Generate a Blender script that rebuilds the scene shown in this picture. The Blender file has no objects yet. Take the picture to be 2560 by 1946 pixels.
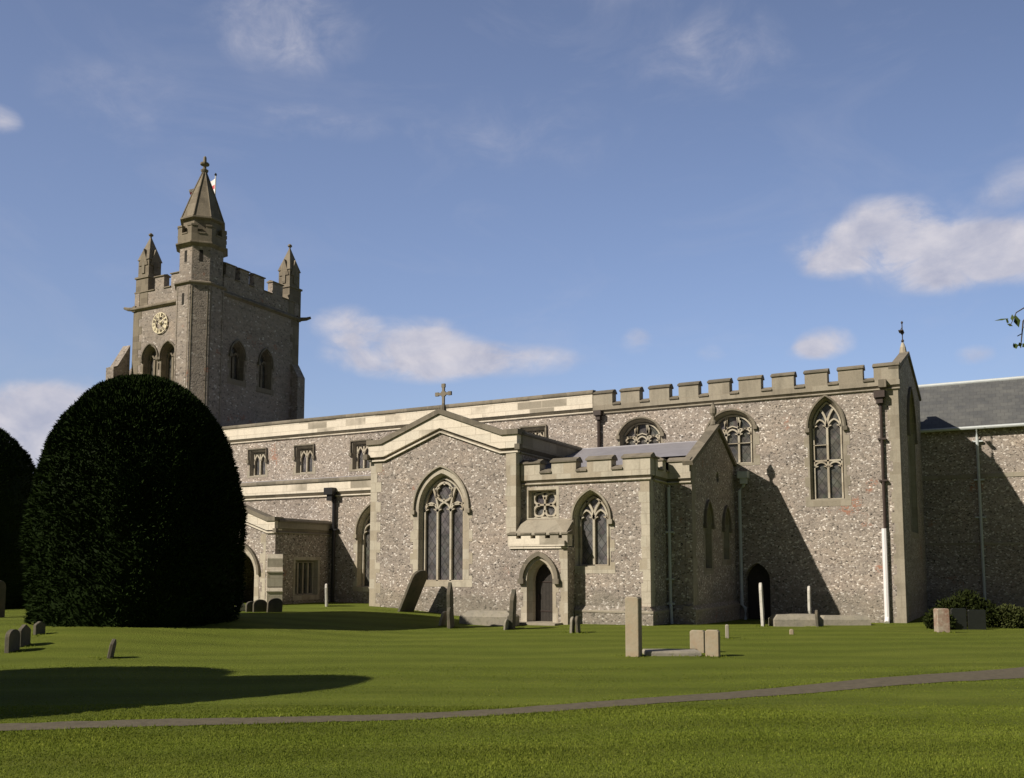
import bpy, bmesh, math, random
import numpy as np
from mathutils import Vector, noise
from mathutils.geometry import tessellate_polygon
random.seed(7); rng = np.random.default_rng(7)
scene = bpy.context.scene
R = math.radians
# ------------------------------------------------------------------ camera
cam = bpy.data.cameras.new('camera'); cam_o = bpy.data.objects.new('camera', cam)
scene.collection.objects.link(cam_o); scene.camera = cam_o
cam.sensor_width = 36; cam.sensor_fit = 'HORIZONTAL'
cam.lens = 2276/2560*36; cam.shift_y = 245/2560
cam.clip_start = 0.1; cam.clip_end = 3000
cam_o.location = (0, 0, 1.7)
cam_o.rotation_euler = (R(90+5.07), 0, R(28.1))
# ------------------------------------------------------------------ light
SUN_AZ, SUN_EL = 212.0, 37.0            # compass bearing of the sun, height
world = bpy.data.worlds.new('World'); scene.world = world; world.use_nodes = True
sun = bpy.data.lights.new('sun', 'SUN'); sun_o = bpy.data.objects.new('sun', sun)
scene.collection.objects.link(sun_o)
sun.energy = 4.9; sun.angle = R(0.5); sun.color = (1.0, 0.90, 0.76)
_a, _e = R(SUN_AZ), R(SUN_EL)
sd = Vector((math.sin(_a)*math.cos(_e), math.cos(_a)*math.cos(_e), math.sin(_e)))
sun_o.rotation_euler = sd.to_track_quat('Z', 'Y').to_euler()
sun_o.location = sd*60
scene.render.engine = 'CYCLES'
vs_ = scene.view_settings
vs_.view_transform = 'Standard'; vs_.look = 'None'; vs_.exposure = 0.16; vs_.gamma = 1.0
vs_.use_curve_mapping = False

class NT:
    """small node helper"""
    def __init__(s, tree): s.t = tree; s.n = tree.nodes; s.l = tree.links
    def node(s, typ, **kw):
        n = s.n.new(typ)
        for k, v in kw.items(): setattr(n, k, v)
        return n
    def put(s, sock, v):
        if isinstance(v, bpy.types.NodeSocket): s.l.new(v, sock)
        elif v is not None: sock.default_value = v
    def math(s, op, a, b=None, c=None, clamp=False):
        n = s.node('ShaderNodeMath', operation=op); n.use_clamp = clamp
        s.put(n.inputs[0], a)
        if b is not None: s.put(n.inputs[1], b)
        if c is not None: s.put(n.inputs[2], c)
        return n.outputs[0]
    def ramp(s, fac, stops, interp='LINEAR'):
        n = s.node('ShaderNodeValToRGB'); cr = n.color_ramp; cr.interpolation = interp
        while len(cr.elements) < len(stops): cr.elements.new(0.5)
        for e, (p, c) in zip(cr.elements, stops):
            e.position = p; e.color = (*c, 1) if len(c) == 3 else c
        s.put(n.inputs[0], fac); return n.outputs[0]
    def mix(s, fac, a, b, mode='MIX'):
        n = s.node('ShaderNodeMix', data_type='RGBA', blend_type=mode)
        s.put(n.inputs[0], fac)
        for i, v in ((6, a), (7, b)):
            if isinstance(v, (tuple, list)) and len(v) == 3: v = (*v, 1)
            s.put(n.inputs[i], v)
        return n.outputs[2]
    def noise(s, vec, scale, detail=4, rough=0.55, dist=0.0):
        n = s.node('ShaderNodeTexNoise'); s.put(n.inputs['Vector'], vec)
        n.inputs['Scale'].default_value = scale; n.inputs['Detail'].default_value = detail
        n.inputs['Roughness'].default_value = rough; n.inputs['Distortion'].default_value = dist
        return n.outputs[0]
    def mapping(s, vec, scale=(1, 1, 1), rot=(0, 0, 0), loc=(0, 0, 0)):
        n = s.node('ShaderNodeMapping'); s.put(n.inputs[0], vec)
        n.inputs['Scale'].default_value = scale; n.inputs['Rotation'].default_value = rot
        n.inputs['Location'].default_value = loc
        return n.outputs[0]

# ------------------------------------------------------------------ sky
w = NT(world.node_tree)
for n in list(w.n): w.n.remove(n)
out = w.node('ShaderNodeOutputWorld'); bg = w.node('ShaderNodeBackground')
w.l.new(bg.outputs[0], out.inputs[0])
sky = w.node('ShaderNodeTexSky', sky_type='NISHITA')
sky.sun_disc = False; sky.sun_elevation = R(SUN_EL); sky.sun_rotation = R(SUN_AZ)
sky.altitude = 100; sky.air_density = 1.0; sky.dust_density = 1.6; sky.ozone_density = 2.2
SKY_STRENGTH = 0.08
bg.inputs[1].default_value = SKY_STRENGTH
tc = w.node('ShaderNodeTexCoord'); sep = w.node('ShaderNodeSeparateXYZ')
w.l.new(tc.outputs['Generated'], sep.inputs[0])
az = w.math('MULTIPLY', w.math('ARCTAN2', sep.outputs[0], sep.outputs[1]), 57.2958)
el = w.math('MULTIPLY', w.math('ARCSINE', sep.outputs[2]), 57.2958)
# cloud banks by compass bearing and height: bearing, elevation, half width, half height, strength
CLOUDS = [(-34.2, 13.2, 6.6, 1.9, 1.15), (-29.0, 13.0, 6.5, 1.3, 0.8), (-38.6, 14.9, 2.6, 1.5, 0.8), (-34.5, 14.9, 4.0, .9, .5),
          (-5.3, 19.2, 3.6, 2.4, 0.95), (-1.2, 17.2, 4.6, 2.2, 1.0), (-8.2, 17.9, 2.6, 1.2, .6), (3.0, 17.2, 4.5, 2.2, .85), (-3.2, 18.3, 6.5, 3.0, .45), (-8.8, 18.6, 3.0, 1.6, .35), (-53.0, 9.5, 5.5, 1.8, .4), (2.5, 20.8, 3.4, 1.5, .4),
          (-8.8, 13.3, 2.1, 1.15, 1.0), (-9.8, 12.9, 1.6, .7, .5), (-55.5, 8.2, 5.0, 2.5, 1.1), (-58.5, 6.5, 5, 3.2, 1.0), (-49.5, 9.0, 2.0, 1.6, .6),
          (-20.2, 14.0, 1.3, 1.0, .55), (-0.8, 11.9, 1.3, .7, .5), (-15.5, 13.2, 1.2, .7, .35),
          (-43.0, 31.0, 6.0, 3.0, .40), (-15.6, 30.0, 6.5, 3.4, .30), (-58.6, 23.8, 1.5, .9, .7), (-40.0, 26.4, 6.0, 1.2, .24),
          (-52.0, 26.0, 6.0, 2.5, .20), (-28.0, 26.0, 9.0, 3.0, .2), (-20.0, 35.0, 10.0, 3.0, .25),
          (40.0, 15.0, 12.0, 3.0, 1.0), (80.0, 18.0, 14.0, 4.0, 1.0), (-100.0, 16.0, 14.0, 4.0, 1.0), (150.0, 20.0, 16.0, 4.0, 1.0)]
tot = None; under = None
for a, e, hw, hh, st in CLOUDS:
    da = w.math('DIVIDE', w.math('SUBTRACT', az, a), hw)
    de = w.math('DIVIDE', w.math('SUBTRACT', el, e), hh)
    d2 = w.math('MULTIPLY_ADD', da, da, w.math('MULTIPLY', de, de))
    v = w.math('MULTIPLY', w.math('SUBTRACT', 1.0, d2, clamp=True), st)
    tot = v if tot is None else w.math('ADD', tot, v)
cv = w.node('ShaderNodeCombineXYZ')
w.l.new(az, cv.inputs[0]); w.put(cv.inputs[1], w.math('MULTIPLY', el, 1.5))
nz = w.noise(cv.outputs[0], 0.26, 9, 0.62, 0.5)
nz2 = w.noise(w.mapping(cv.outputs[0], (1, 1.6, 1), (0, 0, R(18))), 0.07, 7, 0.62, 0.9)
# ragged banks: the noise eats into the edges of each bank
dens = w.math('ADD', tot, w.math('MULTIPLY', w.math('SUBTRACT', nz, 0.52), w.math('MULTIPLY_ADD', tot, 2.6, 0.35)))
cov = w.node('ShaderNodeMapRange', interpolation_type='SMOOTHSTEP')
w.put(cov.inputs[0], dens); cov.inputs[1].default_value = 0.02; cov.inputs[2].default_value = 1.05
thin = w.math('MULTIPLY', w.math('SUBTRACT', nz2, 0.50, clamp=True), 0.45)
cover = w.math('ADD', w.math('MULTIPLY', cov.outputs[0], 0.93), thin, clamp=True)
# lit tops, greyer undersides
sh = w.node('ShaderNodeMapRange'); w.put(sh.inputs[0], w.noise(w.mapping(cv.outputs[0], loc=(0.8, -1.8, 0)), 0.30, 7, 0.6, 0.3))
sh.inputs[1].default_value = 0.35; sh.inputs[2].default_value = 0.7
CB = 1/SKY_STRENGTH
ccol = w.mix(sh.outputs[0], (0.60*CB, 0.58*CB, 0.63*CB), (0.39*CB, 0.405*CB, 0.51*CB))
# sky gain shaped: boosted north-west, dimmed overhead and east to darken shaded walls
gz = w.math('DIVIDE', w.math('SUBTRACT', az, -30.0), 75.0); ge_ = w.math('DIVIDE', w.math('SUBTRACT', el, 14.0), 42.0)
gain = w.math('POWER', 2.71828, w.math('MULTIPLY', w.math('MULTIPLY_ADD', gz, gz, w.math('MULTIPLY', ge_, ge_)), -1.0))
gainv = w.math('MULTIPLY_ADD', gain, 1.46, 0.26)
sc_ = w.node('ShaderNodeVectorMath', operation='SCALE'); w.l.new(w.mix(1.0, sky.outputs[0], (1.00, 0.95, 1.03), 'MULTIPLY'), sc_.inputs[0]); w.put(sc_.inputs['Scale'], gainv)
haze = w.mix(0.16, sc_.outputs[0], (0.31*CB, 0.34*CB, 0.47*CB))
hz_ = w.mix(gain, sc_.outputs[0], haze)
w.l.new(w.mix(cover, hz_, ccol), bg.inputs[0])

# ------------------------------------------------------------------ materials
def mat(name):
    m = bpy.data.materials.new(name); m.use_nodes = True
    t = NT(m.node_tree); b = t.n['Principled BSDF']
    geo = t.node('ShaderNodeNewGeometry')
    return m, t, b, geo.outputs['Position']
def bump(t, b, h, strength, dist=0.02):
    n = t.node('ShaderNodeBump'); n.inputs['Strength'].default_value = strength
    n.inputs['Distance'].default_value = dist; t.put(n.inputs['Height'], h)
    t.l.new(n.outputs[0], b.inputs['Normal'])
def wallcoord(t, pos):
    s = t.node('ShaderNodeSeparateXYZ'); t.l.new(pos, s.inputs[0])
    c = t.node('ShaderNodeCombineXYZ')
    t.put(c.inputs[0], t.math('ADD', s.outputs[0], s.outputs[1])); t.put(c.inputs[1], s.outputs[2])
    return c.outputs[0]

def flint(name, scale=17.0, bright=0.95, white=0.905, soft=0.0):
    m, t, b, pos = mat(name)
    wob = t.node('ShaderNodeVectorMath', operation='ADD')
    nn = t.node('ShaderNodeTexNoise'); nn.inputs['Scale'].default_value = 5; t.l.new(pos, nn.inputs['Vector'])
    sc = t.node('ShaderNodeVectorMath', operation='SCALE'); t.l.new(nn.outputs['Color'], sc.inputs[0]); sc.inputs['Scale'].default_value = 0.10
    t.l.new(pos, wob.inputs[0]); t.l.new(sc.outputs[0], wob.inputs[1])
    mp = t.mapping(wob.outputs[0], (1, 1, 1.35))
    v = t.node('ShaderNodeTexVoronoi'); t.l.new(mp, v.inputs['Vector']); v.inputs['Scale'].default_value = scale
    v2 = t.node('ShaderNodeTexVoronoi', feature='DISTANCE_TO_EDGE'); t.l.new(mp, v2.inputs['Vector']); v2.inputs['Scale'].default_value = scale
    s = t.node('ShaderNodeSeparateColor'); t.l.new(v.outputs['Color'], s.inputs[0])
    k = bright
    clus = t.math('MULTIPLY', t.math('SUBTRACT', t.noise(pos, 1.6, 4, .6), .5), .16)
    r_ = t.math('ADD', s.outputs[0], clus, clamp=True)
    col = t.ramp(r_, [(0.0, (.07*k, .065*k, .06*k)), (0.08, (.19*k, .174*k, .16*k)), (0.25, (.305*k, .275*k, .25*k)), (0.5, (.352*k, .316*k, .288*k)),
                                (0.75, (.395*k, .356*k, .32*k)), (white-.03, (.45*k, .415*k, .375*k)), (white, (.66*k, .64*k, .61*k)), (1.0, (.84*k, .82*k, .79*k))], 'LINEAR')
    if soft: col = t.mix(soft, col, (.33*k, .295*k, .265*k))
    tanish = t.mix(t.math('MULTIPLY', s.outputs[1], 0.3), col, t.mix(1.0, col, (1.0, .87, .79), 'MULTIPLY'))
    mort = t.ramp(v2.outputs['Distance'], [(0.0, (1, 1, 1)), (0.03, (.8, .8, .8)), (0.09, (0, 0, 0))])
    col2 = t.mix(mort, tanish, (.36*k, .325*k, .285*k))
    big = t.ramp(t.noise(pos, 0.55, 5, 0.6), [(0.3, (.82, .80, .78)), (0.5, (1, .99, .98)), (0.72, (1.1, 1.04, .98))])
    crs = t.ramp(t.noise(t.mapping(pos, (.35, .35, 4.2)), 1.0, 3, .6), [(.3, (.87, .87, .88)), (.7, (1.10, 1.09, 1.07))])
    big = t.mix(1.0, big, crs, 'MULTIPLY')
    col3 = t.mix(1.0, col2, big, 'MULTIPLY')
    # damp, mossy foot of the wall
    sz = t.node('ShaderNodeSeparateXYZ'); t.l.new(pos, sz.inputs[0])
    dm = t.math('ADD', t.math('MULTIPLY', sz.outputs[2], 1.1), t.math('MULTIPLY', t.noise(pos, 1.4, 5, .65), -1.6))
    damp = t.ramp(dm, [(0.0, (1, 1, 1)), (0.25, (0, 0, 0))])
    col3 = t.mix(t.math('MULTIPLY', damp, .36), col3, (.15*k, .145*k, .11*k))
    # odd courses of reused brick and a few green-grey lichen bands
    br = t.ramp(t.noise(pos, 0.9, 3, 0.5), [(0.66, (0, 0, 0)), (0.72, (1, 1, 1))])
    col4 = t.mix(t.math('MULTIPLY', br, t.math('GREATER_THAN', s.outputs[2], 0.62)), col3, (.36*k, .20*k, .145*k))
    t.l.new(col4, b.inputs['Base Color']); b.inputs['Roughness'].default_value = 0.85
    b.inputs['Specular IOR Level'].default_value = 0.25
    bump(t, b, t.math('MINIMUM', v2.outputs['Distance'], 0.25), 0.6, 0.04)
    return m

def ashlar(name, fresh, old, share_old=0.25, bw=0.75, bh=0.32, dirt=0.5, joint=True):
    """dressed limestone: separate blocks, some replaced, streaks of weathering"""
    m, t, b, pos = mat(name)
    wc = wallcoord(t, pos)
    br = t.node('ShaderNodeTexBrick'); t.l.new(wc, br.inputs['Vector'])
    br.inputs['Color1'].default_value = (0, 0, 0, 1); br.inputs['Color2'].default_value = (1, 1, 1, 1)
    br.inputs['Mortar'].default_value = (.5, .5, .5, 1); br.inputs['Scale'].default_value = 1.0
    br.inputs['Mortar Size'].default_value = 0.011; br.inputs['Brick Width'].default_value = bw; br.inputs['Row Height'].default_value = bh
    br.inputs['Bias'].default_value = 0.0
    s = t.node('ShaderNodeSeparateColor'); t.l.new(br.outputs['Color'], s.inputs[0])
    jit = t.noise(pos, 0.7, 3)
    sel = t.ramp(t.math('ADD', s.outputs[0], t.math('MULTIPLY', t.math('SUBTRACT', jit, .5), 0.5)), [(1-share_old-.06, (0, 0, 0)), (1-share_old+.06, (1, 1, 1))])
    col = t.mix(sel, fresh, old)
    col = t.mix(1.0, col, t.ramp(s.outputs[0], [(0, (.92, .92, .90)), (1, (1.05, 1.03, 1.0))]), 'MULTIPLY')
    st = t.noise(t.mapping(pos, (2.2, 2.2, 0.5)), 1.6, 6, 0.65)
    col = t.mix(t.math('MULTIPLY', t.ramp(st, [(0.48, (0, 0, 0)), (0.75, (1, 1, 1))]), dirt), col, tuple(c*0.45 for c in old))
    fine = t.ramp(t.noise(pos, 14, 4, 0.7), [(0.3, (.88, .88, .88)), (0.7, (1.06, 1.06, 1.06))])
    col = t.mix(1.0, col, fine, 'MULTIPLY')
    if joint: col = t.mix(t.math('MULTIPLY', br.outputs['Fac'], 0.42), col, (.25, .21, .16))
    t.l.new(col, b.inputs['Base Color']); b.inputs['Roughness'].default_value = 0.85
    b.inputs['Specular IOR Level'].default_value = 0.25
    bump(t, b, t.noise(pos, 22, 5, 0.7), 0.35, 0.015)
    return m

def plain(name, colour, rough=0.6, var=0.25, scale=6, metal=0.0, spec=0.4, bmp=0.2):
    m, t, b, pos = mat(name)
    f = t.ramp(t.noise(pos, scale, 5, 0.65), [(0.25, (1-var,)*3), (0.75, (1+var*.6,)*3)])
    t.l.new(t.mix(1.0, colour, f, 'MULTIPLY'), b.inputs['Base Color'])
    b.inputs['Roughness'].default_value = rough; b.inputs['Metallic'].default_value = metal
    b.inputs['Specular IOR Level'].default_value = spec
    if bmp: bump(t, b, t.noise(pos, scale*4, 4, 0.6), bmp, 0.01)
    return m

M = {}
M['flint'] = flint('flint_rubble')
M['flint_tower'] = flint('tower_flint', 8.5, 0.84, 0.975, 0.35)
M['fresh'] = ashlar('fresh_limestone', (.73, .675, .58), (.31, .285, .235), 0.10, 1.1, 0.30, 0.24)
M['dress'] = ashlar('dressed_limestone', (.50, .462, .385), (.385, .345, .275), 0.3, 0.5, 0.33, 0.5)
M['old'] = ashlar('weathered_limestone', (.345, .315, .258), (.27, .245, .198), 0.35, 0.9, 0.4, 0.45)
M['cope'] = ashlar('coping_stone', (.225, .20, .16), (.155, .14, .112), 0.4, 1.1, 0.9, 0.6)
M['tower_stone'] = ashlar('tower_stone', (.235, .205, .16), (.175, .152, .118), 0.4, 0.6, 0.35, 0.5)
M['lead'] = plain('lead_roof', (.255, .25, .275), 0.45, 0.2, 2.5)
M['iron'] = plain('dark_iron', (.045, .03, .025), 0.55, 0.3, 8)
M['pipe'] = plain('grey_paint', (.20, .225, .235), 0.45, 0.15, 5)
M['pale'] = plain('pale_paint', (.52, .56, .57), .45, .12, 5)
M['white'] = plain('white_paint', (.80, .78, .80), 0.4, 0.08, 5)
M['gilt'] = plain('gilding', (.70, .63, .45), 0.45, 0.1, 8)
M['black'] = plain('black_paint', (.015, .015, .017), 0.4, 0.2, 8)
M['wood'] = plain('door_oak', (.03, .025, .02), 0.6, 0.4, 7)
M['dark'] = plain('interior_shade', (.02, .017, .013), 0.9, 0.3, 3)  # near-black colour stands in for the dimness of unlit interiors
M['asphalt'] = plain('path_asphalt', (.12, .104, .072), 0.9, 0.3, 9, spec=.2, bmp=.6)
M['slate'] = None
def slate():
    m, t, b, pos = mat('slate_roof')
    s = t.node('ShaderNodeSeparateXYZ'); t.l.new(pos, s.inputs[0]); c = t.node('ShaderNodeCombineXYZ')
    t.put(c.inputs[0], s.outputs[0]); t.put(c.inputs[1], t.math('MULTIPLY', s.outputs[2], 1.7))
    br = t.node('ShaderNodeTexBrick'); t.l.new(c.outputs[0], br.inputs['Vector'])
    for k, v in (('Color1', (.09, .095, .10, 1)), ('Color2', (.115, .12, .12, 1)), ('Mortar', (.07, .07, .07, 1))): br.inputs[k].default_value = v
    br.inputs['Scale'].default_value = 1; br.inputs['Brick Width'].default_value = .28; br.inputs['Row Height'].default_value = .3; br.inputs['Mortar Size'].default_value = .008
    f = t.ramp(t.noise(pos, 1.3, 6, .7), [(.3, (.8, .8, .8)), (.7, (1.25, 1.22, 1.15))])
    t.l.new(t.mix(1.0, br.outputs['Color'], f, 'MULTIPLY'), b.inputs['Base Color']); b.inputs['Roughness'].default_value = .6
    bump(t, b, br.outputs['Fac'], -.15, .01); return m
M['slate'] = slate()
def glass(name, base, lattice=0.16, bars=0.0):
    m, t, b, pos = mat(name)
    wc = wallcoord(t, pos)
    rot = t.mapping(wc, (1/lattice*.9, 1/lattice*.65, 1), (0, 0, R(45)))
    s = t.node('ShaderNodeSeparateXYZ'); t.l.new(rot, s.inputs[0])
    a1 = t.math('LESS_THAN', t.math('FRACT', s.outputs[0]), .12); a2 = t.math('LESS_THAN', t.math('FRACT', s.outputs[1]), .12)
    lead = t.math('MAXIMUM', a1, a2)
    v = t.node('ShaderNodeTexVoronoi'); t.l.new(wc, v.inputs['Vector']); v.inputs['Scale'].default_value = 5
    refl = t.ramp(t.noise(pos, 2.2, 5, .7), [(.3, (.42, .43, .46)), (.7, (1.6, 1.55, 1.5))])  # broad noise patches in the base colour stand in for reflections
    c0 = t.mix(0.10, t.mix(1.0, base, refl, 'MULTIPLY'), t.mix(1.0, v.outputs['Color'], (.12, .10, .10), 'MULTIPLY'))
    t.l.new(t.mix(t.math('MULTIPLY', lead, .7), c0, (.03, .03, .03)), b.inputs['Base Color'])
    b.inputs['Roughness'].default_value = .22; b.inputs['Specular IOR Level'].default_value = .5
    fl_ = t.node('ShaderNodeVectorMath', operation='FLOOR'); t.l.new(rot, fl_.inputs[0])
    wn = t.node('ShaderNodeTexWhiteNoise'); t.l.new(fl_.outputs[0], wn.inputs[0])
    sb = t.node('ShaderNodeVectorMath', operation='SUBTRACT'); t.l.new(wn.outputs['Color'], sb.inputs[0]); sb.inputs[1].default_value = (.5, .5, .5)
    sl_ = t.node('ShaderNodeVectorMath', operation='SCALE'); t.l.new(sb.outputs[0], sl_.inputs[0]); sl_.inputs['Scale'].default_value = .16
    gn = t.node('ShaderNodeNewGeometry'); ad = t.node('ShaderNodeVectorMath', operation='ADD'); t.l.new(gn.outputs['Normal'], ad.inputs[0]); t.l.new(sl_.outputs[0], ad.inputs[1])
    nm_ = t.node('ShaderNodeVectorMath', operation='NORMALIZE'); t.l.new(ad.outputs[0], nm_.inputs[0]); t.l.new(nm_.outputs[0], b.inputs['Normal']); return m
M['glass'] = glass('leaded_glass', (.105, .105, .11))
M['glass_dark'] = glass('dark_glass', (.085, .087, .08))
def stone_grave(name, c1, c2, c3):
    m, t, b, pos = mat(name)
    f = t.noise(pos, 3.0, 6, .65); f2 = t.noise(pos, 11, 5, .7)
    col = t.mix(t.ramp(f, [(.4, (0, 0, 0)), (.62, (1, 1, 1))]), c1, c2)
    col = t.mix(t.math('MULTIPLY', t.ramp(f2, [(.52, (0, 0, 0)), (.68, (1, 1, 1))]), .6), col, c3)
    t.l.new(col, b.inputs['Base Color']); b.inputs['Roughness'].default_value = .9; b.inputs['Specular IOR Level'].default_value = .2
    bump(t, b, f2, .5, .02); return m
M['grave_tan'] = stone_grave('tan_headstone', (.34, .295, .22), (.325, .26, .18), (.28, .275, .20))
M['grave_grey'] = stone_grave('grey_headstone', (.27, .25, .21), (.34, .31, .25), (.16, .16, .11))
M['grave_dark'] = stone_grave('dark_headstone', (.10, .095, .075), (.14, .12, .09), (.07, .08, .05))
M['grave_black'] = plain('black_polished_stone', (.018, .02, .02), .25, .2, 6, spec=.5, bmp=0)
M['grave_white'] = stone_grave('pale_headstone', (.62, .60, .56), (.55, .53, .48), (.35, .35, .30))
M['grave_red'] = stone_grave('patchy_headstone', (.34, .29, .23), (.26, .15, .11), (.52, .46, .38))
def grass_col(t, pos):
    s = t.node('ShaderNodeSeparateXYZ'); t.l.new(pos, s.inputs[0])
    # mower swaths run along the church, about half a metre wide
    dirv = t.math('ADD', t.math('MULTIPLY', s.outputs[0], -0.53), t.math('MULTIPLY', s.outputs[1], 0.85))
    wob = t.math('MULTIPLY', t.noise(pos, 0.25, 3), 2.2)
    st = t.math('SINE', t.math('MULTIPLY', t.math('ADD', dirv, wob), 4.4))
    stripe = t.math('MULTIPLY_ADD', st, 0.10, 1.0)
    stretch = t.mapping(pos, (1.0, 1.0, 1), (0, 0, R(-32)))
    st2 = t.noise(t.mapping(stretch, (.45, 3.2, 1)), 1.2, 5, .6)
    big = t.noise(pos, 0.35, 5, .6)
    col = t.ramp(t.math('ADD', t.math('MULTIPLY', st2, .5), t.math('MULTIPLY', big, .5)),
                 [(.30, (.098, .128, .017)), (.50, (.124, .154, .022)), (.70, (.155, .180, .030))])
    dry = t.ramp(t.noise(pos, 5.5, 6, .75), [(.55, (0, 0, 0)), (.75, (1, 1, 1))])
    col = t.mix(t.math('MULTIPLY', dry, .22), col, (.18, .165, .05))
    v = t.node('ShaderNodeVectorMath', operation='SCALE'); t.l.new(col, v.inputs[0]); t.put(v.inputs['Scale'], stripe)
    return v.outputs[0]
def lawn():
    m, t, b, pos = mat('lawn_turf')
    col = grass_col(t, pos)
    f = t.ramp(t.noise(pos, 38, 5, .75), [(.28, (.80, .83, .78)), (.5, (1.0, 1.0, 1.0)), (.72, (1.18, 1.15, 1.1))])
    t.l.new(t.mix(1.0, col, f, 'MULTIPLY'), b.inputs['Base Color']); b.inputs['Roughness'].default_value = .95
    b.inputs['Specular IOR Level'].default_value = .1
    bump(t, b, t.noise(pos, 30, 5, .75), .8, .05); return m
M['lawn'] = lawn()
def blades():
    m, t, b, pos = mat('grass_blades')
    col = grass_col(t, pos)
    at = t.node('ShaderNodeAttribute', attribute_name='tone')
    f = t.ramp(at.outputs['Fac'], [(0, (1.3, 1.35, 1.2)), (.55, (1.5, 1.5, 1.45)), (.88, (1.8, 1.7, 1.6)), (1.0, (3.0, 2.6, 3.6))])
    cc = t.mix(1.0, col, f, 'MULTIPLY')
    t.l.new(cc, b.inputs['Base Color']); b.inputs['Roughness'].default_value = .8
    b.inputs['Specular IOR Level'].default_value = .1
    tr = t.node('ShaderNodeBsdfTranslucent'); t.l.new(cc, tr.inputs[0]); mx = t.node('ShaderNodeMixShader'); mx.inputs[0].default_value = .45
    t.l.new(b.outputs[0], mx.inputs[1]); t.l.new(tr.outputs[0], mx.inputs[2]); t.l.new(mx.outputs[0], t.n['Material Output'].inputs[0]); return m
M['blades'] = blades()
def leaf(name, c1, c2):
    m, t, b, pos = mat(name)
    at = t.node('ShaderNodeAttribute', attribute_name='tone')
    n = t.noise(pos, 1.3, 4, .6)
    fac = t.math('ADD', t.math('MULTIPLY', at.outputs['Fac'], .7), t.math('MULTIPLY', n, .35), clamp=True)
    t.l.new(t.mix(fac, c1, c2), b.inputs['Base Color']); b.inputs['Roughness'].default_value = .65
    b.inputs['Specular IOR Level'].default_value = .03; return m
M['yew'] = leaf('yew_needles', (.008, .015, .004), (.024, .042, .009))
M['shrub'] = leaf('shrub_leaves', (.012, .018, .006), (.035, .045, .012))
M['shrub_light'] = leaf('pale_shrub_leaves', (.035, .045, .015), (.075, .085, .03))
M['leaf'] = leaf('branch_leaves', (.03, .05, .015), (.07, .09, .03))
M['bark'] = plain('bark', (.07, .055, .04), .9, .4, 9)
def flagmat():
    m, t, b, pos = mat('flag_cloth')
    at = t.node('ShaderNodeAttribute', attribute_name='flaguv'); s = t.node('ShaderNodeSeparateXYZ'); t.l.new(at.outputs['Vector'], s.inputs[0])
    u, v = s.outputs[0], s.outputs[1]
    cr = t.math('MAXIMUM', t.math('LESS_THAN', t.math('ABSOLUTE', t.math('SUBTRACT', u, .5)), .07), t.math('LESS_THAN', t.math('ABSOLUTE', t.math('SUBTRACT', v, .5)), .13))
    t.l.new(t.mix(cr, (.78, .76, .78), (.55, .10, .12)), b.inputs['Base Color']); b.inputs['Roughness'].default_value = .9; return m
M['flag'] = flagmat()

# ------------------------------------------------------------------ mesh helpers
def fr(ox, oy, deg):
    """wall frame: u along the wall, v up, w out of the wall"""
    c, s = math.cos(R(deg)), math.sin(R(deg))
    return lambda u, v, w=0.0: (ox+u*c+w*s, oy+u*s-w*c, v)
def S(y): return fr(0, y, 0)
def E(x): return fr(x, 0, 90)
def W(x): return fr(x, 0, -90)
def N(y): return fr(0, y, 180)

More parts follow.
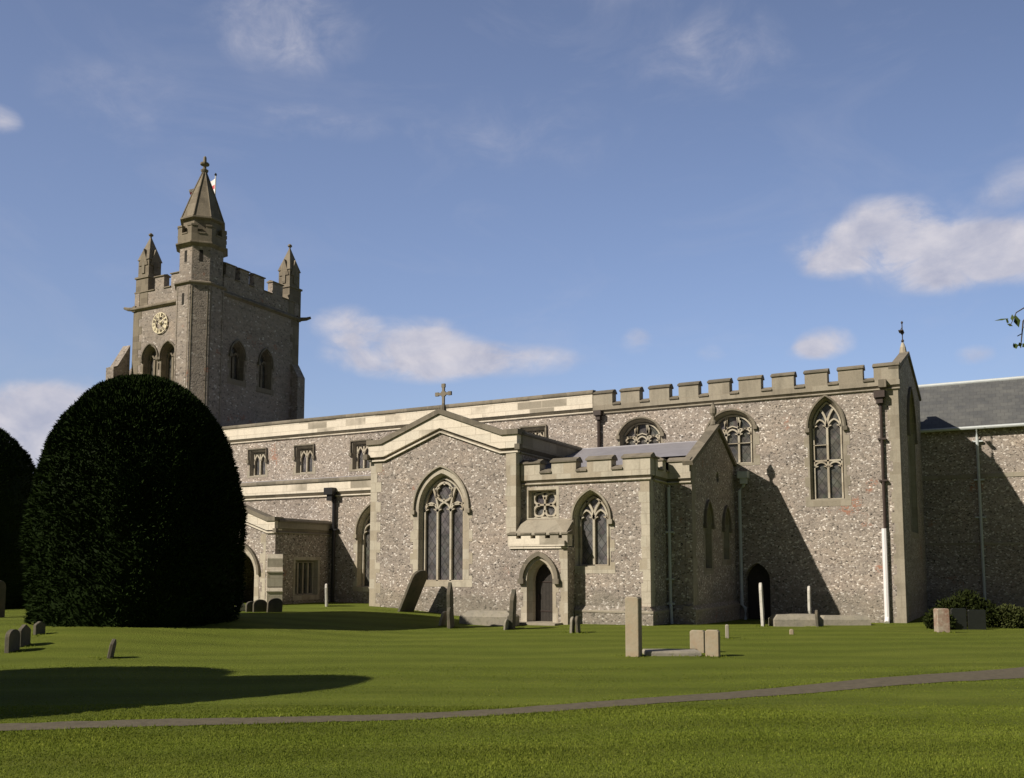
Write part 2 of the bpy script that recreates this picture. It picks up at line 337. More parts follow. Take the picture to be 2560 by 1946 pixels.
class MB:
    def __init__(s): s.v = []; s.f = []
    def face(s, pts):
        i = len(s.v); s.v += [tuple(p) for p in pts]; s.f.append(tuple(range(i, i+len(pts))))
    def box(s, x0, x1, y0, y1, z0, z1):
        s.fbox(S(0), x0, x1, z0, z1, -y1, -y0)
    def fbox(s, f, u0, u1, v0, v1, w0, w1):
        i = len(s.v)
        s.v += [f(u, v, w_) for w_ in (w0, w1) for v in (v0, v1) for u in (u0, u1)]
        for q in ((0, 1, 3, 2), (4, 6, 7, 5), (0, 4, 5, 1), (2, 3, 7, 6), (0, 2, 6, 4), (1, 5, 7, 3)): s.f.append(tuple(i+k for k in q))
    def prism(s, f, outer, holes, w0, w1, back=True):
        loops = [outer]+list(holes); flat = [p for l in loops for p in l]
        tris = tessellate_polygon([[Vector((p[0], p[1], 0)) for p in l] for l in loops])
        n = len(flat); i = len(s.v)
        s.v += [f(p[0], p[1], w1) for p in flat]
        s.f += [(i+a, i+b, i+c) for a, b, c in tris]
        j = len(s.v); s.v += [f(p[0], p[1], w0) for p in flat]
        if back: s.f += [(j+c, j+b, j+a) for a, b, c in tris]
        k = 0
        for l in loops:
            m = len(l)
            for q in range(m):
                a, b = k+q, k+(q+1) % m; s.f.append((i+a, i+b, j+b, j+a))
            k += m
    def loft(s, f, loopA, wA, loopB, wB, closed=True):
        i = len(s.v); m = len(loopA)
        s.v += [f(p[0], p[1], wA) for p in loopA]+[f(p[0], p[1], wB) for p in loopB]
        for q in range(m if closed else m-1):
            a, b = q, (q+1) % m; s.f.append((i+a, i+b, i+m+b, i+m+a))
    def extr(s, f, prof, u0, u1):
        """profile in (w, v) run along u"""
        i = len(s.v); m = len(prof)
        s.v += [f(u0, p[1], p[0]) for p in prof]+[f(u1, p[1], p[0]) for p in prof]
        for q in range(m):
            a, b = q, (q+1) % m; s.f.append((i+a, i+b, i+m+b, i+m+a))
        s.f.append(tuple(i+q for q in range(m))); s.f.append(tuple(i+m+q for q in reversed(range(m))))
    def bars(s, f, path, width, w0, w1, closed=False):
        P = [Vector((p[0], p[1])) for p in path]; n = len(P); L = []; Rr = []
        for i in range(n):
            a = P[i-1] if (i > 0 or closed) else P[i]; b = P[(i+1) % n] if (i < n-1 or closed) else P[i]
            d = (b-a); d = d.normalized() if d.length > 1e-9 else Vector((1, 0)); nn = Vector((-d.y, d.x))*width/2
            L.append(P[i]+nn); Rr.append(P[i]-nn)
        i0 = len(s.v)
        for a, b in zip(L, Rr):
            s.v += [f(a.x, a.y, w0), f(a.x, a.y, w1), f(b.x, b.y, w1), f(b.x, b.y, w0)]
        for i in range(n if closed else n-1):
            a, b = i0+4*i, i0+4*((i+1) % n)
            for k in range(4): s.f.append((a+k, a+(k+1) % 4, b+(k+1) % 4, b+k))
        if not closed:
            s.f.append(tuple(i0+k for k in range(4))); s.f.append(tuple(i0+4*(n-1)+k for k in (3, 2, 1, 0)))
    def tube(s, pts, r, n=8, cap=True):
        P = [Vector(p) for p in pts]; rs = r if isinstance(r, (list, tuple)) else [r]*len(P)
        i0 = len(s.v)
        for i, p in enumerate(P):
            d = (P[min(i+1, len(P)-1)]-P[max(i-1, 0)]).normalized()
            a = d.orthogonal().normalized() if abs(d.z) < .99 else Vector((1, 0, 0)); b = d.cross(a)
            for k in range(n):
                t = 2*math.pi*k/n; q = p+(a*math.cos(t)+b*math.sin(t))*rs[i]; s.v.append(tuple(q))
        for i in range(len(P)-1):
            for k in range(n):
                a, b = i0+i*n+k, i0+i*n+(k+1) % n; s.f.append((a, b, b+n, a+n))
        if cap:
            s.f.append(tuple(i0+k for k in reversed(range(n)))); s.f.append(tuple(i0+(len(P)-1)*n+k for k in range(n)))
    def ring(s, cx, cy, prof, n=8, rot=0.0):
        """profile (r, z) about a vertical axis with n flats"""
        i0 = len(s.v)
        for r, z in prof:
            for k in range(n):
                t = rot+2*math.pi*k/n; s.v.append((cx+r*math.cos(t), cy+r*math.sin(t), z))
        for i in range(len(prof)-1):
            for k in range(n):
                a, b = i0+i*n+k, i0+i*n+(k+1) % n; s.f.append((a, b, b+n, a+n))
        s.f.append(tuple(i0+k for k in reversed(range(n)))); s.f.append(tuple(i0+(len(prof)-1)*n+k for k in range(n)))

def root(name, loc, label, cat, group=None, rz=0.0):
    o = bpy.data.objects.new(name, None); scene.collection.objects.link(o)
    o.empty_display_size = .3; o.location = loc; o.rotation_euler = (0, 0, rz)
    tag(o, label, cat, group); return o
def tag(o, label=None, cat=None, group=None, kind=None):
    if label: o['label'] = label
    if cat: o['category'] = cat
    if group: o['group'] = group
    if kind: o['kind'] = kind
    return o
def origin(p):
    v = Vector((0, 0, 0))
    while p is not None: v += p.location; p = p.parent
    return v
def build(name, mb, material, parent=None, label=None, smooth=False, loc=None, local=False):
    """link the collected shape as ONE mesh object; vertices are given in world space unless local"""
    off = Vector((0, 0, 0)) if local else (origin(parent) if parent else Vector(loc or (0, 0, 0)))
    me = bpy.data.meshes.new(name)
    me.from_pydata([tuple(Vector(v)-off) for v in mb.v], [], mb.f)
    bm = bmesh.new(); bm.from_mesh(me); bmesh.ops.remove_doubles(bm, verts=bm.verts, dist=1e-5)
    bmesh.ops.recalc_face_normals(bm, faces=bm.faces); bm.to_mesh(me); bm.free()
    me.materials.append(material)
    if smooth: me.polygons.foreach_set('use_smooth', [True]*len(me.polygons))
    o = bpy.data.objects.new(name, me); scene.collection.objects.link(o)
    if parent: o.parent = parent
    elif loc is not None: o.location = loc
    if label: o['label'] = label
    return o

# ------------------------------------------------------------------ ground
def ss(a, b, x):
    t = min(1, max(0, (x-a)/(b-a))); return t*t*(3-2*t)
def terr(x, y):
    z = .35*ss(-13, -18.5, x)*ss(8.5, 14.5, y)
    z -= .12*ss(26, 31, y)*ss(-11, -8, x)
    z += .08*math.exp(-((x+20.5)**2+(y-24)**2)/4.5)
    z += .018*math.sin(x*.9+y*.4)*math.sin(y*.7-x*.3)*ss(0, 6, y)
    return z
xs = np.unique(np.concatenate([np.linspace(-900, -60, 12), np.linspace(-60, -32, 15), np.arange(-32, 8, .3), np.linspace(8, 60, 20), np.linspace(60, 900, 12)]))
ys = np.unique(np.concatenate([np.linspace(-900, -20, 10), np.linspace(-20, 2, 12), np.arange(2, 34, .3), np.linspace(34, 70, 14), np.linspace(70, 1500, 14)]))
g = MB(); nx, ny = len(xs), len(ys)
g.v = [(float(x), float(y), terr(x, y)) for y in ys for x in xs]
g.f = [(j*nx+i, j*nx+i+1, (j+1)*nx+i+1, (j+1)*nx+i) for j in range(ny-1) for i in range(nx-1)]
tag(build('lawn', g, M['lawn'], smooth=True), 'mown green churchyard lawn with long tree shadows', 'lawn', kind='structure')
# asphalt path across the foreground
PATH = [(-16.0, 2.5, .62), (-12.5, 4.45, .62), (-10.05, 5.78, .60), (-8.32, 6.98, .56), (-7.18, 7.9, .52), (-5.22, 9.78, .54), (-3.6, 11.82, .66), (-1.63, 14.58, .9), (.28, 17.2, 1.2), (1.65, 19.1, 1.4), (5.0, 23.5, 1.5), (12, 32, 1.5)]
def cr(p0, p1, p2, p3, t):
    return [.5*((2*b)+(-a+c)*t+(2*a-5*b+4*c-d)*t*t+(-a+3*b-3*c+d)*t**3) for a, b, c, d in zip(p0, p1, p2, p3)]
pp = []
for i in range(1, len(PATH)-2):
    for k in range(12): pp.append(cr(PATH[i-1], PATH[i], PATH[i+1], PATH[i+2], k/12))
pl = MB(); prev = None
for i in range(len(pp)-1):
    a, b = Vector(pp[i][:2]), Vector(pp[i+1][:2]); d = (b-a).normalized(); n_ = Vector((-d.y, d.x))
    wv = pp[i][2]/2*.82; e1 = .06*noise.noise(Vector((i*.55, 0, 0))); e2 = .06*noise.noise(Vector((i*.55, 9, 0)))
    row = []
    for q in (-1, -.33, .33, 1):
        p = a+n_*(q*wv+(e1 if q < 0 else e2)); row.append((p.x, p.y, terr(p.x, p.y)+.012-(.006 if abs(q) == 1 else 0)))
    if prev: 
        for k in range(3): pl.face([prev[k], prev[k+1], row[k+1], row[k]])
    prev = row
tag(build('path', pl, M['asphalt'], smooth=True), 'narrow grey asphalt path curving across the lawn', 'path', kind='structure')
PW = np.array([(p[0], p[1], p[2]) for p in pp])
TUFTS = [((x, y), 90) for x, y in ((-6.25, 16.6), (-5.4, 17.9), (-4.9, 17.35), (-6.0, 17.0), (-5.3, 17.2), (-16.75, 11.0), (-17.15, 11.5), (-18.2, 12.5), (-14.6, 11.5), (-5.87, 21.95), (-9.9, 22.0), (-12.2, 22.6), (-13.8, 22.1), (-6.3, 27.7), (-1.4, 26.8), (-4.9, 28.2))]
# grass blades: nobody could count them
def grass():
    n1, n2, n3 = 150000, 30000, 40000
    hd = R(28.1); fwd = np.array([-math.sin(hd), math.cos(hd)]); rgt = np.array([math.cos(hd), math.sin(hd)])
    def area(n, d0, d1):
        d = np.sqrt(rng.uniform(d0**2, d1**2, n)); l = rng.uniform(-.64, .64, n)*d
        return d[:, None]*fwd+l[:, None]*rgt
    P = np.concatenate([area(n1, 6.6, 11.5), area(n2, 10.5, 16), area(n3, 6.6, 9.5)])
    tufts = [rng.normal(0, 1, (n_, 2))*np.array([.16, .13])+np.array(c_) for c_, n_ in TUFTS]
    verge = []
    for i in range(len(PW)-1):
        d_ = PW[i+1, :2]-PW[i, :2]; L_ = np.hypot(*d_)+1e-6; nn_ = np.array([-d_[1], d_[0]])/L_
        if np.hypot(PW[i, 0], PW[i, 1]) > 17: continue
        k_ = int(L_*170); u_ = rng.random(k_)[:, None]; sg_ = rng.choice([-1, 1], k_)[:, None]
        verge.append(PW[i, :2]+d_*u_+nn_*sg_*(PW[i, 2]/2*.93+np.abs(rng.normal(0, .05, k_))[:, None]))
    nbase = len(P); P = np.concatenate([P]+tufts+verge); nt_ = sum(len(t_) for t_ in tufts)
    longer = np.zeros(len(P)); longer[nbase:nbase+nt_] = 2.2; longer[nbase+nt_:] = 1.1
    keep = np.ones(len(P), bool)
    for i in range(0, len(PW), 2):
        keep &= (np.hypot(P[:, 0]-PW[i, 0], P[:, 1]-PW[i, 1]) > PW[i, 2]/2*.88)
    keep &= ~((P[:, 0] > -6.5) & (P[:, 0] < -4.7) & (P[:, 1] > 16.6) & (P[:, 1] < 18.1))
    keep[nbase:nbase+nt_] = True
    P = P[keep]; longer = longer[keep]; n = len(P); dist = np.hypot(P[:, 0], P[:, 1])
    z = np.array([terr(x, y) for x, y in P])
    th = rng.uniform(0, 2*np.pi, n); h = rng.uniform(.006, .019, n)*np.where(dist > 11.5, .6, 1)*np.where(rng.random(n) < .03, 1.6, 1)
    # patchy length
    pat = np.array([noise.noise(Vector((x*.9, y*.9, 0))) for x, y in P]); h *= (1+.5*pat)*(1+longer)
    wd = .0035+.0006*dist; lean = rng.uniform(0, .9, n)*h; la = rng.uniform(0, 2*np.pi, n)
    ax, ay = np.cos(th)*wd, np.sin(th)*wd
    V = np.empty((n, 3, 3)); V[:, 0] = np.stack([P[:, 0]-ax, P[:, 1]-ay, z-.004], 1); V[:, 1] = np.stack([P[:, 0]+ax, P[:, 1]+ay, z-.004], 1)
    V[:, 2] = np.stack([P[:, 0]+np.cos(la)*lean, P[:, 1]+np.sin(la)*lean, z+h], 1)
    tone = np.clip(rng.normal(.5, .15, n)+.18*pat, 0, .93); tone[rng.random(n) < .006] = 1.0
    return tris('grass', V, tone, M['blades'])
def tris(name, V, tone, material, parent=None, off=(0, 0, 0)):
    n, k = V.shape[:2]; me = bpy.data.meshes.new(name)
    me.vertices.add(n*k); me.vertices.foreach_set('co', (V-np.array(off)).reshape(-1).astype(np.float32))
    me.loops.add(n*k); me.loops.foreach_set('vertex_index', np.arange(n*k, dtype=np.int32))
    me.polygons.add(n); me.polygons.foreach_set('loop_start', np.arange(0, n*k, k, dtype=np.int32)); me.polygons.foreach_set('loop_total', np.full(n, k, dtype=np.int32))
    me.update(calc_edges=True)
    a = me.attributes.new('tone', 'FLOAT', 'POINT'); a.data.foreach_set('value', np.repeat(tone, k).astype(np.float32))
    me.materials.append(material)
    o = bpy.data.objects.new(name, me); scene.collection.objects.link(o)
    if parent: o.parent = parent
    return o
tag(grass(), 'short grass blades of the churchyard lawn', 'grass', kind='stuff')

# ------------------------------------------------------------------ church
CO = (-18.0, 29.0, 0.0)
church = root('church', CO, 'flint and limestone parish church with battlements and a square tower at its far end', 'church')
YT, YC, YN, YD, YA = 25.4, 25.7, 32.6, 25.15, 28.5
ZB = -.6
def arch(cu, a, vs, r, seg=10):
    """points from right spring over the top to left spring"""
    P = []
    if r <= 0: return [(cu+a, vs), (cu-a, vs)]
    if r >= a*.98:
        c = (r*r-a*a)/(2*a); Rd = a+c; t1 = math.atan2(r, c)
        right = [(cu-c+Rd*math.cos(t1*i/seg), vs+Rd*math.sin(t1*i/seg)) for i in range(seg+1)]
        left = [(2*cu-u, v) for u, v in reversed(right[:-1])]
        return right+left
    Rd = (a*a+r*r)/(2*r); t0 = math.asin(a/Rd)
    return [(cu+Rd*math.sin(t0-2*t0*i/(2*seg)), vs+r-Rd+Rd*math.cos(t0-2*t0*i/(2*seg))) for i in range(2*seg+1)]
def outline(cu, a, vb, vs, r, d=0.0, db=None, seg=10):
    """closed window outline grown by d"""
    db = d if db is None else db
    rr = 0 if r <= 0 else r+d*(1.25 if r >= a else .9)
    top = arch(cu, a+d, vs+(d if r <= 0 else 0), rr, seg)
    return [(cu-a-d, vb-db), (cu+a+d, vb-db)]+top
HOLES = {}
WINDOWS = []
def window(key, f, cu, a, vb, vs, r, fo=.2, splay=.13, depth=.3, style='y2', hood=True, sill=.2, glassm='glass', stone='dress', hv=None, teeth=True, label=None, bar=.07, quick=False):
    HOLES.setdefault(key, []).append(outline(cu, a, vb, vs, r, splay+.03, .03))
    A = outline(cu, a, vb, vs, r, splay, .01); B = outline(cu, a, vb, vs, r, 0, 0)
    mb = MB()
    # dressed surround with alternating long and short jamb stones
    top = arch(cu, a+fo, vs+(fo if r <= 0 else 0), 0 if r <= 0 else r+fo*(1.2 if r >= a else .9), 10)
    vt, v0 = top[0][1], vb-sill
    rs, ls = [], []
    nb = max(2, int((vt-v0)/.33)); dv = (vt-v0)/nb
    for i in range(nb):
        e = (.11 if i % 2 == 0 else 0) if teeth else 0
        e += random.uniform(-.02, .02) if teeth else 0
        rs += [(cu+a+fo+e, v0+i*dv), (cu+a+fo+e, v0+(i+1)*dv-.001)]
        e = (.11 if i % 2 == 0 else 0) if teeth else 0
        ls += [(cu-a-fo-e, v0+i*dv), (cu-a-fo-e, v0+(i+1)*dv-.001)]
    outer = rs+top+list(reversed(ls))
    mb.prism(f, outer, [A], -.03, .008)
    mb.loft(f, A, -.03, B, -depth)
    wo = build('window', mb, M[stone], church, label)
    gl = MB(); gl.prism(f, outline(cu, a, vb, vs, r, .04, .04), [], -depth-.03, -depth+.02)
    build('glass', gl, M[glassm], wo)
    t = MB(); w0, w1 = -depth+.01, -depth+.12
    def inside(p):
        if p[1] <= vs: return abs(p[0]-cu) <= a+.02
        top_ = arch(cu, a+.02, vs, r+.02, 10)
        for (x0, y0), (x1, y1) in zip(top_, top_[1:]):
            if min(x0, x1) <= p[0] <= max(x0, x1) and abs(x1-x0) > 1e-6:
                return p[1] <= y0+(y1-y0)*(p[0]-x0)/(x1-x0)
        return False
    def put(path, wd=bar, clip=True):
        run = []
        for p in path:
            if not clip or inside(p): run.append(p)
            else:
                if len(run) > 1: t.bars(f, run, wd, w0, w1)
                run = []
        if len(run) > 1: t.bars(f, run, wd, w0, w1)
    def light_head(c, hw, v, rise, cusps=True):
        put(arch(c, hw, v, rise, 6), bar*.75)
        if cusps:
            put([(c-hw*.95, v+rise*.15), (c-hw*.45, v+rise*.28)], bar*.5); put([(c+hw*.95, v+rise*.15), (c+hw*.45, v+rise*.28)], bar*.5)
    fl = outline(cu, a, vb, vs, r, -.015, -.015)
    t.bars(f, fl, .05, w0, w1, closed=True)
    if style in ('y2', 'y2t'):
        put([(cu, vb), (cu, vs)])
        c = (r*r-a*a)/(2*a) if r > a else 0; Rd = a+c
        for s_ in (-1, 1):
            pth = [(cu+s_*(-(a+c)+Rd*math.cos(k*.09)), vs+Rd*math.sin(k*.09)) for k in range(14)]
            put(pth)
            light_head(cu+s_*a/2, a/2-.03, vs-.02, a*.62)
        if style == 'y2t':
            vt_ = 5.40; put([(cu-a, vt_), (cu+a, vt_)], .06, False)
            for s_ in (-1, 1): light_head(cu+s_*a/2, a/2-.03, vt_-.24, .19)
            put([(cu-a, vs-.62), (cu-.02, vs-.62)], .025, False)
    elif style == 'three_oculus':
        d3 = a*2/3
        for m_ in (-d3/2, d3/2): put([(cu+m_, vb), (cu+m_, vs)])
        for m_ in (-d3, 0, d3): light_head(cu+m_, d3/2-.02, vs-.10, d3*.60)
        rc, vc = .31, vs+.56
        put([(cu+rc*math.cos(k*math.pi/12), vc+rc*math.sin(k*math.pi/12)) for k in range(25)], .07, False)
        for k in range(6):
            an = k*math.pi/3+.5; put([(cu+rc*math.cos(an), vc+rc*math.sin(an)), (cu+rc*.74*math.cos(an), vc+rc*.74*math.sin(an))], .06, False)
        for s_ in (-1, 1):
            put([(cu+s_*d3/2, vs), (cu+s_*d3*.50, vs+.12), (cu+s_*d3*.62, vs+.36), (cu+s_*d3*.86, vs+.72)], .06)
            put([(cu+s_*d3*.62, vs+.36), (cu+s_*d3*.60, vs+.56), (cu+s_*d3*.66, vs+.70)], .05)
            put([(cu+s_*a, vs+.16), (cu+s_*d3*.95, vs+.13), (cu+s_*d3*.55, vs+.14)], .05)
    elif style == 'three_seg':
        d3 = a*2/3
        for m_ in (-d3/2, d3/2): put([(cu+m_, vb), (cu+m_, vs+r*.82)])
        for m_ in (-d3, 0, d3):
            light_head(cu+m_, d3/2-.02, vs-.34, d3*.52)
        for s_ in (-1, 1):
            put([(cu+s_*d3/2, vs-.1), (cu+s_*d3*.62, vs+.22), (cu+s_*d3*.95, vs+.38)], .05)
            put([(cu+s_*d3/2, vs+.0), (cu+s_*d3*.40, vs+.34), (cu+s_*d3*.22, vs+.48)], .05)
            put([(cu+s_*d3/2, vs-.08), (cu+s_*d3, vs-.12), (cu+s_*a, vs-.06)], .04)
        put([(cu-d3/2, vs-.06), (cu, vs+.02), (cu+d3/2, vs-.06)], .04)
        put([(cu-a, vs-.62), (cu+a, vs-.62)], .022, False)
    elif style == 'square2':
        put([(cu, vb), (cu, vs)], .07, False)
        for s_ in (-1, 1):
            c = cu+s_*a/2; hw = a/2-.03
            put([(c-hw, vs-.36), (c-hw*.75, vs-.22), (c-hw*.3, vs-.13), (c, vs-.02)], .06, False)
            put([(c+hw, vs-.36), (c+hw*.75, vs-.22), (c+hw*.3, vs-.13), (c, vs-.02)], .06, False)
    elif style == 'quatrefoil':
        vc = (vb+vs)/2; q = min(a, (vs-vb)/2)
        for sx in (-1, 1):
            for sy in (-1, 1):
                cx, cy, rr = cu+sx*q*.50, vc+sy*q*.48, q*.44
                pts = []
                for k in range(15):
                    an = math.atan2(sy, sx)+(-.80+1.6*k/14)*math.pi; pts.append((cx+rr*math.cos(an), cy+rr*math.sin(an)))
                put(pts, .07, False)
        put([(cu-q*.6, vc), (cu+q*.6, vc)], .06, False); put([(cu, vc-q*.6), (cu, vc+q*.6)], .06, False)
    elif style == 'lancet': pass
    elif style == 'bars':
        for k in (-.5, 0, .5): put([(cu+a*k, vb), (cu+a*k, vs)], .07, False)
    elif style == 'belfry':
        put([(cu, vb), (cu, vs)], .14)
        for s_ in (-1, 1): light_head(cu+s_*a/2, a/2-.03, vs-.05, a*.6, False)
    build('tracery', t, M['dress' if stone != 'tower_stone' else stone], wo)
    if hood:
        h = MB(); hv_ = vs-.05 if hv is None else hv
        if r <= 0:
            pth = [(cu+a+fo+.02, hv_), (cu+a+fo+.02, vs+fo+.02), (cu-a-fo-.02, vs+fo+.02), (cu-a-fo-.02, hv_)]
        else:
            tp = arch(cu, a+fo*.92, vs, r+fo*(1.15 if r >= a else .9), 10)
            pth = [(tp[0][0], hv_)]+tp+[(tp[-1][0], hv_)]
        h.bars(f, pth, .06, -.01, .085)
        for p in (pth[0], pth[-1]): h.fbox(f, p[0]-.075, p[0]+.075, p[1]-.13, p[1]+.01, -.01, .11)
        build('hood_mould', h, M['old' if stone == 'dress' else 'cope'], wo)
    return wo

# --- south windows ------------------------------------------------
window('trans', S(YT), -16.22, .77, 1.27, 3.66, 1.02, fo=.33, splay=.12, depth=.30, style='three_oculus', sill=.19, stone='dress', label='large three-light traceried window in the gable')
window('chap', S(YC), -10.97, .47, 1.77, 3.20, .70, fo=.18, splay=.13, style='y2', sill=.24, label='two-light pointed window right of the small door')
window('chap', S(YC), -12.64, .44, 3.28, 4.10, 0, fo=.14, splay=.05, depth=.3, style='quatrefoil', hood=False, sill=.05, teeth=False, label='square quatrefoil window above the small door')
window('chan', S(YN), -5.10, .47, 4.06, 6.57, .88, fo=.17, splay=.11, style='y2t', sill=.26, glassm='glass_dark', stone='old', label='tall pointed window with a transom beside the drainpipe')
window('chan', S(YN), -8.40, .69, 5.46, 6.82, .42, fo=.20, splay=.13, style='three_seg', sill=.1, glassm='glass_dark', stone='old')
window('chan', S(YN), -11.87, .70, 5.30, 6.80, .42, fo=.20, splay=.13, style='three_seg', sill=.1, glassm='glass_dark', stone='old')
for cx in (-31.30, -28.40, -25.10, -21.6, -16.45):
    window('nave', S(YN), cx+.04, .38, 6.12, 7.20, 0, fo=.18, splay=.12, depth=.28, style='square2', sill=.10, stone='old', hv=6.85)
window('aisle', S(YA), -21.30, .62, .97, 3.03, .95, fo=.2, splay=.12, style='y2', sill=.18, glassm='glass_dark')
# east side window of the porch, lancets of the vestry gable
window('porchE', E(-23.4), 27.15, .58, .68, 1.93, 0, fo=.18, splay=.06, style='bars', hood=False, sill=.2, glassm='glass_dark', teeth=False)
for cy, v0, v1 in ((29.05, 1.7, 3.15), (31.25, 2.0, 3.1)):
    window('vesE', E(-8.3), cy, .26, v0, v1, .5, fo=.2, splay=.1, style='lancet', hood=True, sill=.2, glassm='glass_dark', stone='old')
window('chanE', fr(-2.77, 32.6, 90-.95), 3.9, 1.1, 3.0, 6.6, 1.5, fo=.25, splay=.14, style='three_oculus', hood=True, sill=.2, glassm='glass_dark', stone='old')

# --- walls ---------------------------------------------------------
def wall(name, f, outer, key, material='flint', th=.5):
    mb = MB(); mb.prism(f, outer, HOLES.get(key, []), -th, 0.0)
    return build(name, mb, M[material], church)
def rect(u0, u1, v0, v1): return [(u0, v0), (u1, v0), (u1, v1), (u0, v1)]
# nave and clerestory
XT, XNC = -34.8, -13.78      # tower east face, nave/chancel change
XA0 = -33.6
wall('nave_wall', S(YN), rect(XT-.3, XNC, ZB, 7.74), 'nave')
nb = MB(); nb.box(XT+.1, -2.9, 40.1, 40.6, ZB, 8.3); nb.box(XT+.1, XT+.5, YN+.55, 40.05, ZB, 8.3); build('north_wall', nb, M['flint'], church)
# chancel, with the dark doorway low in its wall
DOOR2 = outline(-7.58, .44, ZB+.02, 1.25, .62)
HOLES['chan'].append(DOOR2)
wall('chancel_wall', S(YN), rect(XNC, -2.77, ZB, 7.68), 'chan')
dr = MB(); dr.prism(S(YN), outline(-7.58, .46, ZB, 1.25, .64), [], -.48, -.4)
build('door', dr, M['wood'], church, 'dark arched doorway in the shade behind the gabled vestry')
ge = fr(-2.77, 32.6, 90-.95)
ce = MB(); ce.prism(ge, [(.5, ZB), (8.0, ZB), (8.0, 8.55), (3.75, 9.55), (0.5, 8.35)], [[(u, v) for u, v in h] for h in HOLES['chanE']], -.3, 0)
build('east_gable', ce, M['flint'], church)
cp = MB(); cp.bars(ge, [(-.1, 8.36), (3.75, 9.66), (8.15, 8.62)], .13, -.26, .06)
build('gable_coping', cp, M['cope'], church)
# corner dressings of the chancel
def quoins(f, u_edge, sgn, v0, v1, wd=.36, ext=.12, proud=.006, dep=.03, step=.34, mtl='dress'):
    mb = MB(); v = v0; k = 0
    pts = []; edge = u_edge
    n = max(1, int((v1-v0)/step)); dv = (v1-v0)/n
    side = []
    for k in range(n):
        e = wd+(ext if k % 2 else 0)+random.uniform(-.03, .03)
        side += [(edge-sgn*e, v0+k*dv), (edge-sgn*e, v0+(k+1)*dv-.001)]
    poly = [(edge, v0)]+[(edge, v1)]+list(reversed(side))
    mb.prism(f, poly, [], -dep, proud)
    return mb
def add_q(*a, **k): build('quoins', quoins(*a, **k), M[k.get('mtl', 'dress')], church)
add_q(S(YN), -2.765, 1, ZB, 7.66, wd=.27, ext=.06, mtl='old')
add_q(E(-2.765), YN+.002, -1, ZB, 7.66, wd=.4, mtl='old')
# transept: south gable, east and west walls
gab = [(-19.1, ZB), (-13.4, ZB), (-13.4, 5.37), (-13.95, 5.37), (-16.24, 6.2), (-18.5, 5.37), (-19.1, 5.37)]
wall('transept_wall', S(YT), gab, 'trans')
sw = MB(); sw.fbox(E(-13.4), YT+.5, YN, ZB, 5.9, -.45, 0); build('transept_side_wall', sw, M['flint'], church); sw = MB(); sw.fbox(W(-19.1), -YN, -YT-.5, ZB, 5.9, -.45, 0)
build('transept_side_wall', sw, M['flint'], church)
add_q(S(YT), -19.105, -1, -.2, 5.33, wd=.30, ext=.16, mtl='dress')
add_q(S(YT), -13.395, 1, 2.72, 5.33, wd=.34, ext=.05, proud=.05, dep=.1)
qe = quoins(E(-13.395), YT+.06, -1, 2.72, 5.33, wd=.3, ext=.08); build('quoins', qe, M['dress'], church)
# chapel / vestry block with the small door
wall('vestry_wall', S(YC), rect(-13.4, -9.1, .5, 4.36), 'chap')
vb = MB(); vb.fbox(E(-9.1), YC+.5, 27.3, .5, 4.36, -.45, 0); build('vestry_wall', vb, M['flint'], church)
vb = MB(); vb.fbox(S(27.3), -9.1, -8.51, .5, 4.36, -.4, 0); build('vestry_wall', vb, M['flint'], church)
gv = [(27.3, .5), (YN-.01, .5), (YN-.01, 5.25), (30.35, 6.42), (27.3, 4.95)]
rh = [(30.3+.17*math.cos(k*math.pi/4), 4.75+.2*math.sin(k*math.pi/4)) for k in range(8)]
HOLES['vesE'].append(rh); wall('vestry_gable', E(-8.3), gv, 'vesE', th=.22)
hb = MB(); hb.fbox(E(-8.3), 30.05, 30.55, 4.5, 5.0, -.2, -.12); build('hole_shade_panel', hb, M['dark'], church)  # near-black panel behind the hole, its darkness painted in
cp = MB(); cp.bars(E(-8.3), [(27.18, 4.92), (30.35, 6.50), (YN-.05, 5.40)], .14, -.24, .09); build('gable_coping', cp, M['cope'], church)
# plinth: a sloped offset course around the vestry block
pr = [(-.3, ZB), (.1, ZB), (.1, .42), (.0, .55), (-.3, .55)]
for pf_, a_, b_ in ((S(YC), -11.5, -9.1), (E(-9.1), YC-.097, 27.3), (S(27.3), -8.99, -8.3), (E(-8.3), 27.203, YN-.02)):
    q_ = MB(); q_.extr(pf_, pr, a_, b_); build('plinth', q_, M['flint'], church)
for pf_, a_, b_ in ((S(YC), -11.5, -8.985), (E(-9.1), YC-.112, 27.19), (E(-8.3), 27.19, YN-.02)):
    q_ = MB(); q_.extr(pf_, [(.0, .435), (.104, .435), (.118, .40), (.118, .36), (.0, .36), ], a_, b_); q_.v = [v for v in q_.v]; build('plinth_course', q_, M['old'], church)
add_q(S(YC), -9.095, 1, .56, 4.33, wd=.26, ext=.05, mtl='dress')
add_q(E(-9.095), YC+.002, -1, .56, 4.33, wd=.3, ext=.1, mtl='dress')
add_q(E(-8.295), 27.302, -1, .56, 4.9, wd=.35, ext=.1, mtl='old')
